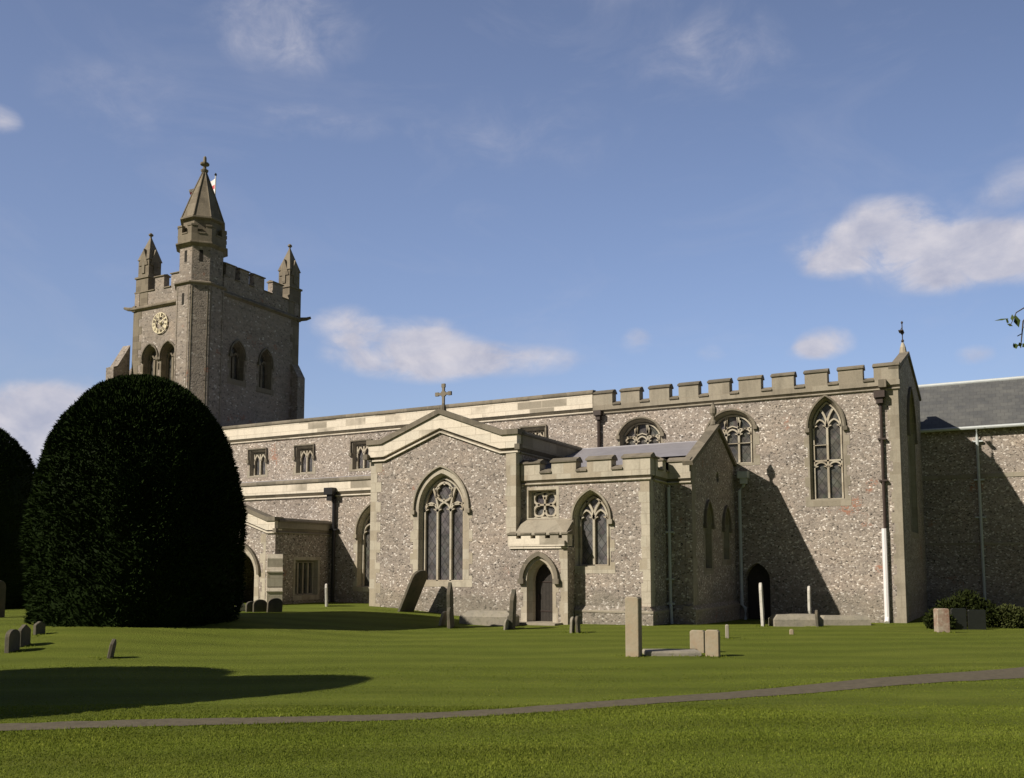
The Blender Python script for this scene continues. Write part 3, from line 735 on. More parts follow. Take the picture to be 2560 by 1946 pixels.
# small battlemented door porch
dh = outline(-12.47, .47, ZB+.01, 1.33, .66)
mb = MB(); mb.prism(S(YD), rect(-13.5, -11.53, ZB, 2.33), [dh], -.5, 0); build('door_porch_wall', mb, M['flint'], church)
ds = MB(); A = outline(-12.47, .44, 0.02, 1.33, .62); B = outline(-12.47, .34, .02, 1.33, .52)
outd = [(-12.47+.62, .02), (-12.47+.62, .5), (-12.47+.56, .5), (-12.47+.56, .95), (-12.47+.66, .95)]+arch(-12.47, .62, 1.33, .8, 10)+[(-12.47-.66, .95), (-12.47-.56, .95), (-12.47-.56, .5), (-12.47-.64, .5), (-12.47-.64, .02)]
ds.prism(S(YD), outd, [A], -.03, .008); ds.loft(S(YD), A, -.03, A, -.12); ds.loft(S(YD), A, -.12, B, -.2); ds.loft(S(YD), B, -.2, B, -.48)
dsu = build('doorway', ds, M['dress'], church, 'arched stone doorway under a small battlemented porch')
dh2 = MB(); tp = arch(-12.47, .60, 1.33, .80, 10); dh2.bars(S(YD), tp, .13, -.01, .11)
for p in (tp[0], tp[-1]): dh2.fbox(S(YD), p[0]-.1, p[0]+.1, p[1]-.12, p[1]+.04, -.01, .13)
build('hood_mould', dh2, M['cope'], dsu)
dd = MB(); dd.prism(S(YD), outline(-12.47, .37, ZB, 1.33, .55), [], -.5, -.43)
for k in range(-3, 4): dd.fbox(S(YD), -12.47+k*.11-.006, -12.47+k*.11+.006, .05, 1.75, -.43, -.424)
dd.bars(S(YD), [(-12.80, .02), (-12.80, 1.3)], .05, -.43, -.40)
door = build('door', dd, M['wood'], church, 'dark plank door in the small arched doorway')
for v in (.35, 1.25):
    hg = MB(); hg.fbox(S(YD), -12.8, -12.16, v, v+.03, -.423, -.41); build('hinge', hg, M['iron'], door)
hg = MB(); hg.fbox(S(YD), -12.72, -12.68, .72, .86, -.423, -.39); build('handle', hg, M['iron'], door)
stp = MB(); stp.box(-13.1, -11.7, YD-.55, YD+.45, ZB, .05); build('step', stp, M['old'], church)
dp = MB(); dp.fbox(S(YD), -13.55, -11.50, 2.36, 2.60, -.3, .06)
for u0, u1 in ((-13.55, -13.25), (-13.08, -12.75), (-12.58, -12.25), (-12.08, -11.80), (-11.68, -11.50)): dp.fbox(S(YD), u0, u1, 2.60, 2.72, -.3, .06)
dpo = build('parapet', dp, M['fresh'], church, 'tiny battlement over the small door')
dc = MB()
for u0, u1 in ((-13.57, -13.23), (-13.10, -12.73), (-12.60, -12.23), (-12.10, -11.78), (-11.70, -11.48)): dc.extr(S(YD), [(.10, 2.72), (.10, 2.76), (-.3, 2.86), (-.3, 2.72)], u0, u1)
build('coping', dc, M['cope'], dpo)
dk = MB(); dk.extr(S(YD), [(-.02, 2.29), (.05, 2.29), (.05, 2.33), (-.02, 2.36)], -13.5, -11.5); dk.fbox(S(YD), -11.75, -11.55, 2.36, 2.52, .06, .17)
build('string_course', dk, M['fresh'], church)
sl = MB(); sl.extr(S(YC), [(.62, 2.74), (.0, 3.22), (-.1, 3.22), (-.1, 2.70), (.62, 2.70)], -13.30, -11.55); build('weathering', sl, M['old'], church)
eb = MB(); eb.fbox(E(-11.53), YD+.5, YC, ZB, 2.7, -.3, 0); build('door_porch_wall', eb, M['flint'], church)
add_q(S(YD), -11.525, 1, -.1, 2.28, wd=.2, ext=.08)
# aisle
wall('aisle_wall', S(YA), rect(-34.0, -19.0, ZB, 4.60), 'aisle')
# ------------------------------------------------------------------ parapets
def parapet(f, u0, u1, v0, vt, th=.32, face=.11, cope=.17, mtl='fresh', label=None, gap=.14, over=.05, cm='cope'):
    """plain parapet over a hollow-moulded string"""
    p = MB(); p.fbox(f, u0, u1, v0+gap+.05, vt-cope, -th, face)
    po = build('parapet', p, M[mtl], church, label)
    p = MB(); p.extr(f, [(face-.005, v0+gap+.049), (face-.03, v0+gap+.02), (.012, v0+.075), (.012, v0+.054), (-.1, v0+.054), (-.1, v0+gap+.049)], u0, u1); build('hollow', p, M['cope'], po)
    c = MB(); c.extr(f, [(face+over, vt-cope), (face+over, vt-cope+.06), (face-.03, vt-.02), (-th/2, vt), (-th-.04, vt-.05), (-th-.04, vt-cope)], u0-.02, u1+.02)
    build('coping', c, M[cm], po)
    s_ = MB(); s_.extr(f, [(-.02, v0), (.055, v0), (.075, v0+.025), (.055, v0+.055), (-.02, v0+.055)], u0, u1); build('string_course', s_, M[mtl], po)
    return po
def battlement(f, u0, u1, v0, vn, vt, merl, th=.32, face=.09, cope=.16, mtl='old', label=None, gap=.10, ends=True):
    p = MB(); p.fbox(f, u0, u1, v0+gap+.05, vn-cope, -th, face)
    hl = MB(); hl.extr(f, [(face-.005, v0+gap+.049), (.012, v0+.075), (.012, v0+.054), (-.1, v0+.054), (-.1, v0+gap+.049)], u0, u1)
    merl = [(a+random.uniform(-.025, .025)*(i_ > 0), b+random.uniform(-.025, .025)*(i_ < len(merl)-1)) for i_, (a, b) in enumerate(merl)]
    for a, b in merl: p.fbox(f, a, b, vn-cope, vt-cope, -th, face-.001)
    po = build('battlement', p, M[mtl], church, label); build('hollow', hl, M['cope'], po)
    c = MB(); n = 0
    def cop(a, b, top, d):
        c.extr(f, [(face+.045, top-cope), (face+.045, top-cope+.05), (-th*.35, top), (-th*.65, top), (-th-.045, top-cope+.05), (-th-.045, top-cope)], a-d, b+d)
    for a, b in merl: cop(a, b, vt, .035)
    edges = [u0]+[x for m_ in merl for x in m_]+[u1]
    for i in range(0, len(edges), 2):
        if edges[i+1]-edges[i] > .08: cop(edges[i], edges[i+1], vn, -.003)
    build('coping', c, M['cope' if mtl != 'tower_stone' else mtl], po)
    s_ = MB(); s_.extr(f, [(-.02, v0), (.05, v0), (.07, v0+.025), (.05, v0+.055), (-.02, v0+.055)], u0, u1); build('string_course', s_, M[mtl], po)
    return po
parapet(S(YN), XT-.2, XNC, 7.74, 8.66, mtl='fresh', label='long cream parapet of the nave with patches of old grey stone')
battlement(S(YN), XNC, -2.70, 7.66, 8.14, 8.62, [(XNC+.0, -12.95)]+[(-12.61+1.14*k, -11.84+1.14*k) for k in range(8)]+[(-3.49, -2.72)], label='battlements of the chancel')
parapet(S(YA), -34.0, -19.1, 4.52, 5.29, mtl='fresh', label='cream parapet of the aisle')
# transept parapet follows the gable
tp_ = [(-19.14, 5.74), (-18.55, 5.74), (-16.24, 6.59), (-13.92, 5.74), (-13.33, 5.74)]
t1 = MB()
band = [(-19.14, 5.50), (-18.52, 5.50), (-16.24, 6.33), (-13.96, 5.50), (-13.33, 5.50), (-13.33, 5.93), (-13.88, 5.93), (-16.24, 6.80), (-18.60, 5.93), (-19.14, 5.93)]
t1.prism(S(YT), band, [], -.32, .11); tpo = build('parapet', t1, M['fresh'], church, 'cream gabled parapet of the transept')
c1 = MB(); c1.bars(S(YT), [(-19.2, 6.01), (-18.61, 6.01), (-16.24, 6.89), (-13.87, 6.01), (-13.27, 6.01)], .17, -.36, .17)
build('coping', c1, M['cope'], tpo)
s1 = MB(); s1.bars(S(YT), [(-19.16, 5.375), (-18.5, 5.375), (-16.24, 6.205), (-13.96, 5.375), (-13.31, 5.375)], .05, -.05, .08); build('string_course', s1, M['fresh'], tpo)
h1 = MB(); h1.bars(S(YT), [(-19.12, 5.445), (-18.51, 5.445), (-16.24, 6.275), (-13.96, 5.445), (-13.35, 5.445)], .13, -.2, .02); build('hollow', h1, M['cope'], tpo)
for fx, a, b in ((E(-13.4), YT+.2, YN), (W(-19.1), -YN, -YT-.2)):
    p = parapet(fx, a, b, 5.34, 6.10, mtl='old')
for x in (-19.2, -13.26):
    gg = MB(); gg.box(x-.09, x+.09, YT-.24, YT-.02, 5.42, 5.60); build('gargoyle', gg, M['cope'], church)
# vestry battlements
battlement(S(YC), -13.36, -9.03, 4.31, 4.82, 5.14, [(-13.36, -12.68), (-12.27, -11.46), (-11.08, -10.25), (-9.88, -9.03)], mtl='dress', label='battlement over the vestry window')
battlement(E(-9.1), YC+.34, 27.3, 4.31, 4.82, 5.14, [(YC+.34, YC+.55), (YC+1.0, 27.0)], mtl='dress')
battlement(S(27.3), -9.05, -8.30, 4.31, 4.82, 5.14, [(-9.0, -8.33)], mtl='dress')
# roofs
rf = MB()
zr = lambda y: 4.75+(6.03-4.75)*(y-YC-.4)/(30.35-YC-.4)
rf.face([(-13.35, YC+.4, 4.75), (-9.45, YC+.4, 4.75), (-9.45, 27.65, zr(27.65)), (-8.4, 27.65, zr(27.65)), (-8.4, 30.35, 6.03), (-13.35, 30.35, 6.03)]); rf.face([(-13.35, 30.35, 6.03), (-8.4, 30.35, 6.03), (-8.4, YN, 5.3), (-13.35, YN, 5.3)])
rf.tube([(-13.35, 30.35, 6.0), (-8.4, 30.35, 6.0)], .05, 8)
build('vestry_roof', rf, M['lead'], church, 'pale grey lead roof behind the vestry battlement')
rf = MB(); rf.face([(-34.7, YN+.3, 8.0), (-2.9, YN+.3, 8.0), (-2.9, 36.6, 8.55), (-34.7, 36.6, 8.55)]); rf.face([(-34.7, 36.6, 8.55), (-2.9, 36.6, 8.55), (-2.9, 40.5, 8.0), (-34.7, 40.5, 8.0)])
build('nave_roof', rf, M['lead'], church)
rf = MB(); rf.face([(-34, YA+.3, 4.9), (-19.2, YA+.3, 4.9), (-19.2, YN, 5.75), (-34, YN, 5.75)]); build('aisle_roof', rf, M['lead'], church)
rf = MB(); rf.face([(-18.8, YT+.3, 5.5), (-16.24, YT+.3, 6.3), (-16.24, YN, 6.3), (-18.8, YN, 5.5)]); rf.face([(-16.24, YT+.3, 6.3), (-13.7, YT+.3, 5.5), (-13.7, YN, 5.5), (-16.24, YN, 6.3)]); build('transept_roof', rf, M['lead'], church)
# string between clerestory windows and aisle roof flashing
fl = MB(); fl.extr(S(YN), [(-.01, 5.70), (.08, 5.70), (.0, 5.82)], -33.9, -19.2); build('flashing', fl, M['lead'], church)
# ------------------------------------------------------------------ south porch
PX0, PX1, PY = -27.2, -23.4, 25.4
pc = (PX0+PX1)/2
ph = outline(pc, .95, ZB+.01, 1.45, .95)
mb = MB(); mb.prism(S(PY), [(PX0, ZB), (PX1, ZB), (PX1, 3.0), (PX1-.35, 3.0), (pc, 3.52), (PX0+.35, 3.0), (PX0, 3.0)], [ph], -.45, 0); build('porch_wall', mb, M['flint'], church)
mb = MB(); mb.prism(E(PX1), rect(PY+.45, YA, ZB, 3.0), HOLES['porchE'], -.4, 0); build('porch_side_wall', mb, M['flint'], church); mb = MB(); mb.fbox(W(PX0), -YA, -PY-.45, ZB, 3.0, -.4, 0); build('porch_side_wall', mb, M['flint'], church)
pd = MB(); A = outline(pc, .92, .02, 1.45, .92); B = outline(pc, .78, .02, 1.45, .78)
pd.prism(S(PY), outline(pc, 1.14, .0, 1.45, 1.18), [A], -.03, .008); pd.loft(S(PY), A, -.03, B, -.2); pd.loft(S(PY), B, -.2, B, -.44); po_ = build('doorway', pd, M['dress'], church, 'wide arched doorway of the south porch half hidden by the yew')
hd = MB(); tp = arch(pc, 1.15, 1.45, 1.2, 10); hd.bars(S(PY), tp, .1, -.01, .1); build('hood_mould', hd, M['cope'], po_)
pi = MB(); pi.box(PX0+.4, PX1-.4, YA-.06, YA-.004, ZB, 3.0); build('porch_shade_panel', pi, M['dark'], church)  # near-black sheet painting the shade inside the porch
bandp = [(PX0-.04, 3.08), (PX0+.36, 3.08), (pc, 3.60), (PX1-.36, 3.08), (PX1+.04, 3.08), (PX1+.04, 3.42), (PX1-.33, 3.42), (pc, 3.98), (PX0+.33, 3.42), (PX0-.04, 3.42)]
b1 = MB(); b1.prism(S(PY), bandp, [], -.3, .1); bo = build('parapet', b1, M['fresh'], church)
c1 = MB(); c1.bars(S(PY), [(PX0-.08, 3.49), (PX0+.32, 3.49), (pc, 4.06), (PX1-.32, 3.49), (PX1+.08, 3.49)], .15, -.34, .15); build('coping', c1, M['cope'], bo)
s1 = MB(); s1.bars(S(PY), [(PX0-.04, 3.0), (PX0+.36, 3.0), (pc, 3.52), (PX1-.36, 3.0), (PX1+.04, 3.0)], .06, -.05, .07); build('string_course', s1, M['fresh'], bo)
parapet(E(PX1), PY+.1, YA, 2.97, 3.56, mtl='old', face=.07); parapet(W(PX0), -YA, -PY-.1, 2.97, 3.56, mtl='old', face=.07)
rf = MB(); rf.face([(PX0+.2, PY+.2, 3.1), (pc, PY+.2, 3.7), (pc, YA, 3.7), (PX0+.2, YA, 3.1)]); rf.face([(pc, PY+.2, 3.7), (PX1-.2, PY+.2, 3.1), (PX1-.2, YA, 3.1), (pc, YA, 3.7)]); build('porch_roof', rf, M['lead'], church)
gg = MB(); gg.box(PX1+.0, PX1+.16, PY-.16, PY-.02, 2.98, 3.14); build('gargoyle', gg, M['cope'], church)
# stepped diagonal buttress on the porch corner
bu = MB(); bf = fr(PX1-.02, PY+.02, 45)
for v0, v1, d in ((ZB, .42, .62), (.42, 1.02, .5), (1.02, 1.72, .4), (1.72, 2.2, .26)):
    bu.extr(bf, [(-.3, v0), (d, v0), (d, v1-.16), (d-.14, v1), (-.3, v1)], -.27, .27)
    if v1 < 2: bu.extr(bf, [(-.3, v1-.19), (d+.03, v1-.19), (d+.03, v1-.15), (-.3, v1-.15)], -.29, .29)
build('buttress', bu, M['dress'], church, 'stepped corner buttress of the porch')
add_q(S(PY), PX1-.45, 1, ZB, 2.95, wd=.12, ext=.12)
# ------------------------------------------------------------------ drainpipes
def downpipe(pts, r, mtl, hop=None, brackets=(), f=None, label=None):
    p = MB(); p.tube(pts, r, 8); o = build('downpipe', p, M[mtl], church, label)
    if hop:
        (hx, hy, hz, hs) = hop; h = MB(); h.box(hx-hs, hx+hs, hy-hs, hy+hs*.9, hz-hs*.2, hz+hs*1.1); h.box(hx-hs*.6, hx+hs*.6, hy-hs*.6, hy+hs*.9, hz-hs*1.3, hz-hs*.2); build('hopper', h, M[mtl], o)
    if brackets:
        b = MB()
        for x, y, z in brackets: b.box(x-r*2.6, x+r*2.6, y-r*1.1, y+r*1.6, z-.03, z+.03)
        build('bracket', b, M[mtl], o)
    return o
dpz = downpipe([(-3.31, YN-.10, 7.3), (-3.31, YN-.10, 3.0)], .05, 'iron', (-3.33, YN-.14, 7.42, .17), [(-3.31, YN-.10, z) for z in (6.0, 4.6)], label='drainpipe on the chancel wall, brown above and white below')
wp = MB(); wp.tube([(-3.34, YN-.12, 3.0), (-3.34, YN-.12, .05)], .085, 8); wp.tube([(-3.34, YN-.12, .05), (-3.34, YN-.3, -.1)], .085, 8); build('lower_pipe', wp, M['white'], dpz)
downpipe([(-13.53, YN-.09, 7.5), (-13.53, YN-.09, 5.3)], .075, 'iron', (-13.53, YN-.13, 7.62, .15))
downpipe([(-23.15, YA-.1, 4.4), (-23.15, YA-.1, -.05)], .07, 'black', (-23.25, YA-.16, 4.62, .21), [(-23.15, YA-.1, 3.2)])
downpipe([(-9.0, 27.2, 4.2), (-8.98, 27.18, .6), (-8.95, 27.12, .5), (-8.93, 27.12, -.1)], .05, 'pale', None, [(-9.0, 27.2, z) for z in (2.8, 1.35, .6)])
downpipe([(-7.95, YN-.1, 4.85), (-7.97, YN-.1, 4.62), (-8.12, YN-.1, 4.45), (-8.12, YN-.1, .4), (-8.0, YN-.1, .3), (-8.0, YN-.1, -.15)], .06, 'pale', (-7.95, YN-.16, 4.92, .18))
# gargoyles on the chancel
for x in (-3.22,): 
    gg = MB(); gg.box(x-.12, x+.12, YN-.30, YN, 7.72, 7.98); build('gargoyle', gg, M['cope'], church)
# ------------------------------------------------------------------ crosses and finials
def stone_cross(cx, cy, z0, h, arm, mtl, t=.07):
    m_ = MB(); m_.ring(cx, cy, [(t*2.6, z0-.12), (t*2.2, z0+.02), (t*1.2, z0+.12)], 8)
    m_.box(cx-t, cx+t, cy-t*.8, cy+t*.8, z0, z0+h); zc = z0+h*.62
    m_.box(cx-arm, cx+arm, cy-t*.78, cy+t*.78, zc-t, zc+t)
    for dx, dz in ((-arm, 0), (arm, 0), (0, h*.38)):
        m_.box(cx+dx-t*1.5, cx+dx+t*1.5, cy-t*.9, cy+t*.9, zc+dz-t*1.5, zc+dz+t*1.5)
    m_.box(cx-t*1.9, cx+t*1.9, cy-t*.85, cy+t*.85, zc-t*1.9, zc+t*1.9)
    return build('cross', m_, M[mtl], church)
stone_cross(-16.22, YT+.1, 7.05, .74, .25, 'cope', .042)['label'] = 'small stone cross on the gable of the transept'
cf = MB(); cx, cy = -2.86, 36.35   # iron finial on the chancel gable, set edge-on
cf.ring(cx, cy, [(.16, 9.55), (.10, 9.9), (.04, 10.08)], 8)
cfo = build('finial', cf, M['dress'], church, 'thin finial on the chancel gable')
ci = MB(); ci.tube([(cx, cy, 10.02), (cx, cy, 10.86)], .018, 6)
for z, rr in ((10.14, .06), (10.45, .075), (10.84, .045)): ci.ring(cx, cy, [(.02, z-rr), (rr, z), (.02, z+rr*1.2)], 6)
ci.box(cx-.12, cx+.05, cy-.2, cy+.2, 10.50, 10.53); ci.tube([(cx-.08, cy, 10.52), (cx, cy, 10.68)], .015, 6)
build('iron_cross', ci, M['iron'], cfo)
vf = MB(); cx, cy = -8.42, 30.35
vf.ring(cx, cy, [(.12, 6.55), (.10, 6.66), (.055, 6.72), (.055, 6.85), (.12, 6.95), (.13, 7.10), (.07, 7.22), (.03, 7.32)], 8)
build('finial', vf, M['cope'], church, 'leaf-shaped stone finial on the vestry gable')
# ------------------------------------------------------------------ tower
TX0, TX1, TY0, TY1 = -41.5, -34.8, 33.5, 39.3
def twin(key, f, cu, a, vb, vs, r):
    window(key, f, cu, a, vb, vs, r, fo=.2, splay=.10, depth=.4, style='belfry', hood=True, sill=.3, glassm='glass_dark', stone='tower_stone', bar=.12)
twin('towS', S(TY0), -40.07, .43, 11.2, 13.0, .55); twin('towS', S(TY0), -38.67, .43, 11.2, 13.0, .55)
twin('towE', E(TX1), 34.62, .36, 11.5, 12.8, .55); twin('towE', E(TX1), 36.70, .36, 11.4, 12.75, .62)
tw = MB()
tw.prism(S(TY0), rect(TX0, TX1, ZB, 15.9), HOLES['towS'], -.6, 0); tw.prism(E(TX1), rect(TY0+.6, TY1, ZB, 15.9), HOLES['towE'], -.6, 0)
tw.fbox(N(TY1), -TX1+.6, -TX0, ZB, 15.9, -.6, 0); tw.fbox(W(TX0), -TY1+.6, -TY0-.6, ZB, 15.9, -.6, 0)
tw.box(TX0+.3, TX1-.3, TY0+.3, TY1-.3, 16.0, 16.3)
build('tower_wall', tw, M['flint_tower'], church, 'square flint tower at the far end of the church')
def tower_par(f, u0, u1, merl):
    p = MB(); p.fbox(f, u0, u1, 15.98, 16.75, -.4, -.04)
    for a, b in merl: p.fbox(f, a, b, 16.75, 17.45, -.4, -.042)
    o = build('battlement', p, M['flint_tower'], church)
    c = MB()
    c.extr(f, [(.16, 15.80), (.16, 15.86), (-.04, 16.02), (-.2, 16.02), (-.2, 15.72), (.02, 15.72)], u0-.1, u1+.1)
    e = [u0]+[x for m_ in merl for x in m_]+[u1]
    for a, b in merl: c.extr(f, [(.02, 17.45), (.02, 17.5), (-.22, 17.58), (-.46, 17.5), (-.46, 17.45)], a-.05, b+.05)
    for i in range(0, len(e), 2):
        if e[i+1]-e[i] > .1: c.extr(f, [(.02, 16.75), (.02, 16.8), (-.22, 16.88), (-.46, 16.8), (-.46, 16.75)], e[i], e[i+1])
    build('coping', c, M['tower_stone'], o)
tower_par(S(TY0), TX0, TX1, [(-39.95, -39.25), (-38.7, -37.95), (-37.4, -36.6)])
tower_par(E(TX1), TY0, TY1, [(33.7, 34.35), (34.68, 35.35), (35.72, 36.5), (37.15, 37.95)])
tower_par(N(TY1), -TX1, -TX0, [(35.6, 36.5), (37.1, 38.0), (38.6, 39.5)])
tower_par(W(TX0), -TY1, -TY0, [(-38.1, -37.3), (-36.9, -36.1), (-35.7, -34.9)])
for f, u, s_ in ((S(TY0), TX0-.001, -1), (E(TX1), TY1+.001, 1)):
    build('quoins', quoins(f, u, s_, ZB, 15.7, wd=.45, ext=.22, step=.42, proud=.012), M['tower_stone'], church)
for x, y, dx, dy in ((TX0, TY0, -.35, -.1), (TX1, TY1, .32, .25)):
    gg = MB(); gg.tube([(x-dx*.2, y, 15.86), (x+dx, y+dy, 15.9), (x+dx*1.7, y+dy*1.5, 15.98)], [.12, .1, .07], 6); build('gargoyle', gg, M['tower_stone'], church, 'waterspout at a tower corner')
bt = MB(); bt.prism(E(TX0+.5), [(TY0-1.0, ZB), (TY0+.02, ZB), (TY0+.02, 13.9), (TY0-.75, 12.6), (TY0-1.0, 12.5)], [], -1.3, -.7)
build('buttress', bt, M['flint_tower'], church); bt = MB(); bt.prism(S(TY0+.6), [(TX0-.95, ZB), (TX0+.02, ZB), (TX0+.02, 13.9), (TX0-.75, 12.75), (TX0-.95, 12.6)], [], -.55, .05)
build('buttress', bt, M['flint_tower'], church); bt = MB(); bt.prism(S(TY1-.02), [(TX1-.02, ZB), (TX1+.45, ZB), (TX1+.45, 12.4), (TX1-.02, 13.2)], [], -.1, .5)
build('buttress', bt, M['flint_tower'], church)
# pinnacles
def pinnacle(cx, cy, b=.48, tall=0):
    z0 = 16.0; p = MB()
    p.box(cx-b, cx+b, cy-b, cy+b, z0, 17.55); p.box(cx-b-.06, cx+b+.06, cy-b-.06, cy+b+.06, 17.55, 17.65)
    q = b*.86; p.box(cx-q, cx+q, cy-q, cy+q, 17.65, 18.62)
    i = len(p.v); p.v += [(cx-q-.05, cy-q-.05, 18.62), (cx+q+.05, cy-q-.05, 18.62), (cx+q+.05, cy+q+.05, 18.62), (cx-q-.05, cy+q+.05, 18.62), (cx, cy, 20.1)]
    p.f += [(i, i+1, i+4), (i+1, i+2, i+4), (i+2, i+3, i+4), (i+3, i, i+4), (i+3, i+2, i+1, i)]
    for f, u in ((S(cy), cx), (E(cx), cy), (N(cy), -cx), (W(cx), -cy)):
        p.prism(f, [(u-q*.85, 18.3), (u+q*.85, 18.3), (u, 19.25)], [], 0, q+.045)
    o = build('pinnacle', p, M['tower_stone'], church)
    n_ = MB()
    for f, u in ((S(cy), cx), (E(cx), cy), (N(cy), -cx), (W(cx), -cy)): n_.prism(f, [(u-.11, 17.85), (u+.11, 17.85), (u+.11, 18.35), (u, 18.6), (u-.11, 18.35)], [], q-.05, q+.05)
    build('niche', n_, M['cope'], o)
    c = MB(); c.ring(cx, cy, [(.06, 19.85), (.05, 20.06), (.13, 20.12), (.13, 20.19), (.05, 20.26)], 6); build('finial', c, M['tower_stone'], o)
pinnacle(TX0+.55, TY0+.5); pinnacle(TX1-.5, TY1-.34); pinnacle(TX0+.55, TY1-.55)
# stair turret with spire
TCX, TCY = -35.78, 32.93
rot8 = R(22.5)
tu = MB(); tu.ring(TCX, TCY, [(1.24, ZB), (1.24, 16.02), (1.14, 16.1), (1.14, 18.0)], 8, rot8)
turret = build('turret', tu, M['flint_tower'], church, 'octagonal stair turret rising above the tower corner')
for zz in (15.92, 17.98):
    tb = MB(); tb.ring(TCX, TCY, [(1.15, zz-.04), (1.37, zz+.08), (1.37, zz+.14), (1.15, zz+.24)], 8, rot8); build('string_course', tb, M['tower_stone'], turret)
ts = MB(); ts.ring(TCX, TCY, [(1.05, 18.15), (1.27, 18.15), (1.27, 18.58), (1.05, 18.60)], 8, rot8)
ap = 1.27*math.cos(R(22.5)); hs = 1.27*math.sin(R(22.5))
for k in range(8):
    f = fr(TCX, TCY, k*45)
    for s_ in (-1, 1): ts.fbox(f, min(s_*.2, s_*hs), max(s_*.2, s_*hs), 18.56, 18.98, ap-.16, ap-.002)
    for s_ in (-1, 1): ts.fbox(f, min(s_*.18, s_*hs*1.02), max(s_*.18, s_*hs*1.02), 18.96, 19.05, ap-.2, ap+.03)
    ts.fbox(f, -.19, .19, 18.57, 18.64, ap-.2, ap+.03)
build('battlement', ts, M['tower_stone'], turret)
td = MB(); td.ring(TCX, TCY, [(1.0, 18.5), (1.0, 19.38), (1.18, 19.44), (1.18, 19.52), (1.1, 19.55)], 8, rot8); build('drum', td, M['tower_stone'], turret)
sp = MB(); sp.ring(TCX, TCY, [(1.10, 19.53), (.60, 20.95), (.12, 22.18), (.10, 22.25)], 8, rot8)
for k in range(8):
    t_ = rot8+k*math.pi/4; sp.tube([(TCX+1.11*math.cos(t_), TCY+1.11*math.sin(t_), 19.55), (TCX+.605*math.cos(t_), TCY+.605*math.sin(t_), 20.96), (TCX+.12*math.cos(t_), TCY+.12*math.sin(t_), 22.2)], .035, 5)
spire = build('spire', sp, M['tower_stone'], turret)
sf = MB(); sf.ring(TCX, TCY, [(.12, 22.2), (.18, 22.30), (.2, 22.38), (.09, 22.44), (.08, 22.58), (.09, 22.6), (.23, 22.66), (.23, 22.75), (.09, 22.8), (.08, 23.06), (.05, 23.12)], 8); build('finial', sf, M['tower_stone'], turret)
for k, v0, v1, rr_, wd_ in ((0, 17.15, 17.75, 1.14, .09), (7, 17.15, 17.75, 1.14, .09), (1, 17.15, 17.75, 1.14, .09), (0, 14.9, 15.5, 1.24, .08)):
    lt = MB(); lt.fbox(fr(TCX, TCY, k*45), -wd_, wd_, v0, v1, .9, rr_*math.cos(R(22.5))+.006); build('slit_window', lt, M['dark'], turret)
for k in range(8):
    t_ = rot8+k*math.pi/4; tq = MB()
    tq.fbox(fr(TCX+1.205*math.cos(t_), TCY+1.205*math.sin(t_), math.degrees(t_)+90), -.10, .10, .2, 15.85, -.12, .012)
    build('corner_stone', tq, M['tower_stone'], turret)
# clock: openwork gilt ring of numerals on the south face
ck = MB(); fS = S(TY0); CU, CV, CR = -39.33, 14.82, .56
ck.bars(fS, [(CU+CR*math.cos(k*math.pi/24), CV+CR*math.sin(k*math.pi/24)) for k in range(48)], .04, .05, .09, closed=True)
ck.bars(fS, [(CU+CR*.62*math.cos(k*math.pi/24), CV+CR*.62*math.sin(k*math.pi/24)) for k in range(48)], .02, .05, .09, closed=True)
ck.fbox(fS, CU-.05, CU+.05, CV-.05, CV+.05, -.05, .08)
clock = build('clock', ck, M['gilt'], church, 'gilded skeleton clock on the sunny face of the tower')
ROM = ['XII', 'I', 'II', 'III', 'IIII', 'V', 'VI', 'VII', 'VIII', 'IX', 'X', 'XI']
nm = MB()
for h, txt in enumerate(ROM):
    an = math.pi/2-h*math.pi/6; ux, uy = math.cos(an), math.sin(an); tx, ty = uy, -ux
    wds = {'I': .045, 'V': .09, 'X': .09}; tot_ = sum(wds[c] for c in txt); x = -tot_/2
    r0, r1 = CR*.60, CR*.97
    def P(a, r): return (CU+ux*r+tx*a, CV+uy*r+ty*a)
    for c in txt:
        w_ = wds[c]; xm = x+w_/2
        if c == 'I': nm.bars(fS, [P(xm, r0), P(xm, r1)], .042, .06, .085)
        if c == 'V': nm.bars(fS, [P(xm-.03, r1), P(xm, r0), P(xm+.03, r1)], .03, .06, .085)
        if c == 'X':
            nm.bars(fS, [P(xm-.03, r1), P(xm+.03, r0)], .03, .06, .085); nm.bars(fS, [P(xm+.03, r1), P(xm-.03, r0)], .03, .061, .084)
        x += w_
build('numerals', nm, M['gilt'], clock)
for an, L_, wd in ((math.pi/2+.15, .52, .05), (math.pi/2-R(62), .36, .07)):
    hnd = MB(); hnd.bars(fS, [(CU-.1*math.cos(an), CV-.1*math.sin(an)), (CU+L_*math.cos(an), CV+L_*math.sin(an))], wd, .095, .115); build('clock_hand', hnd, M['gilt'], clock)

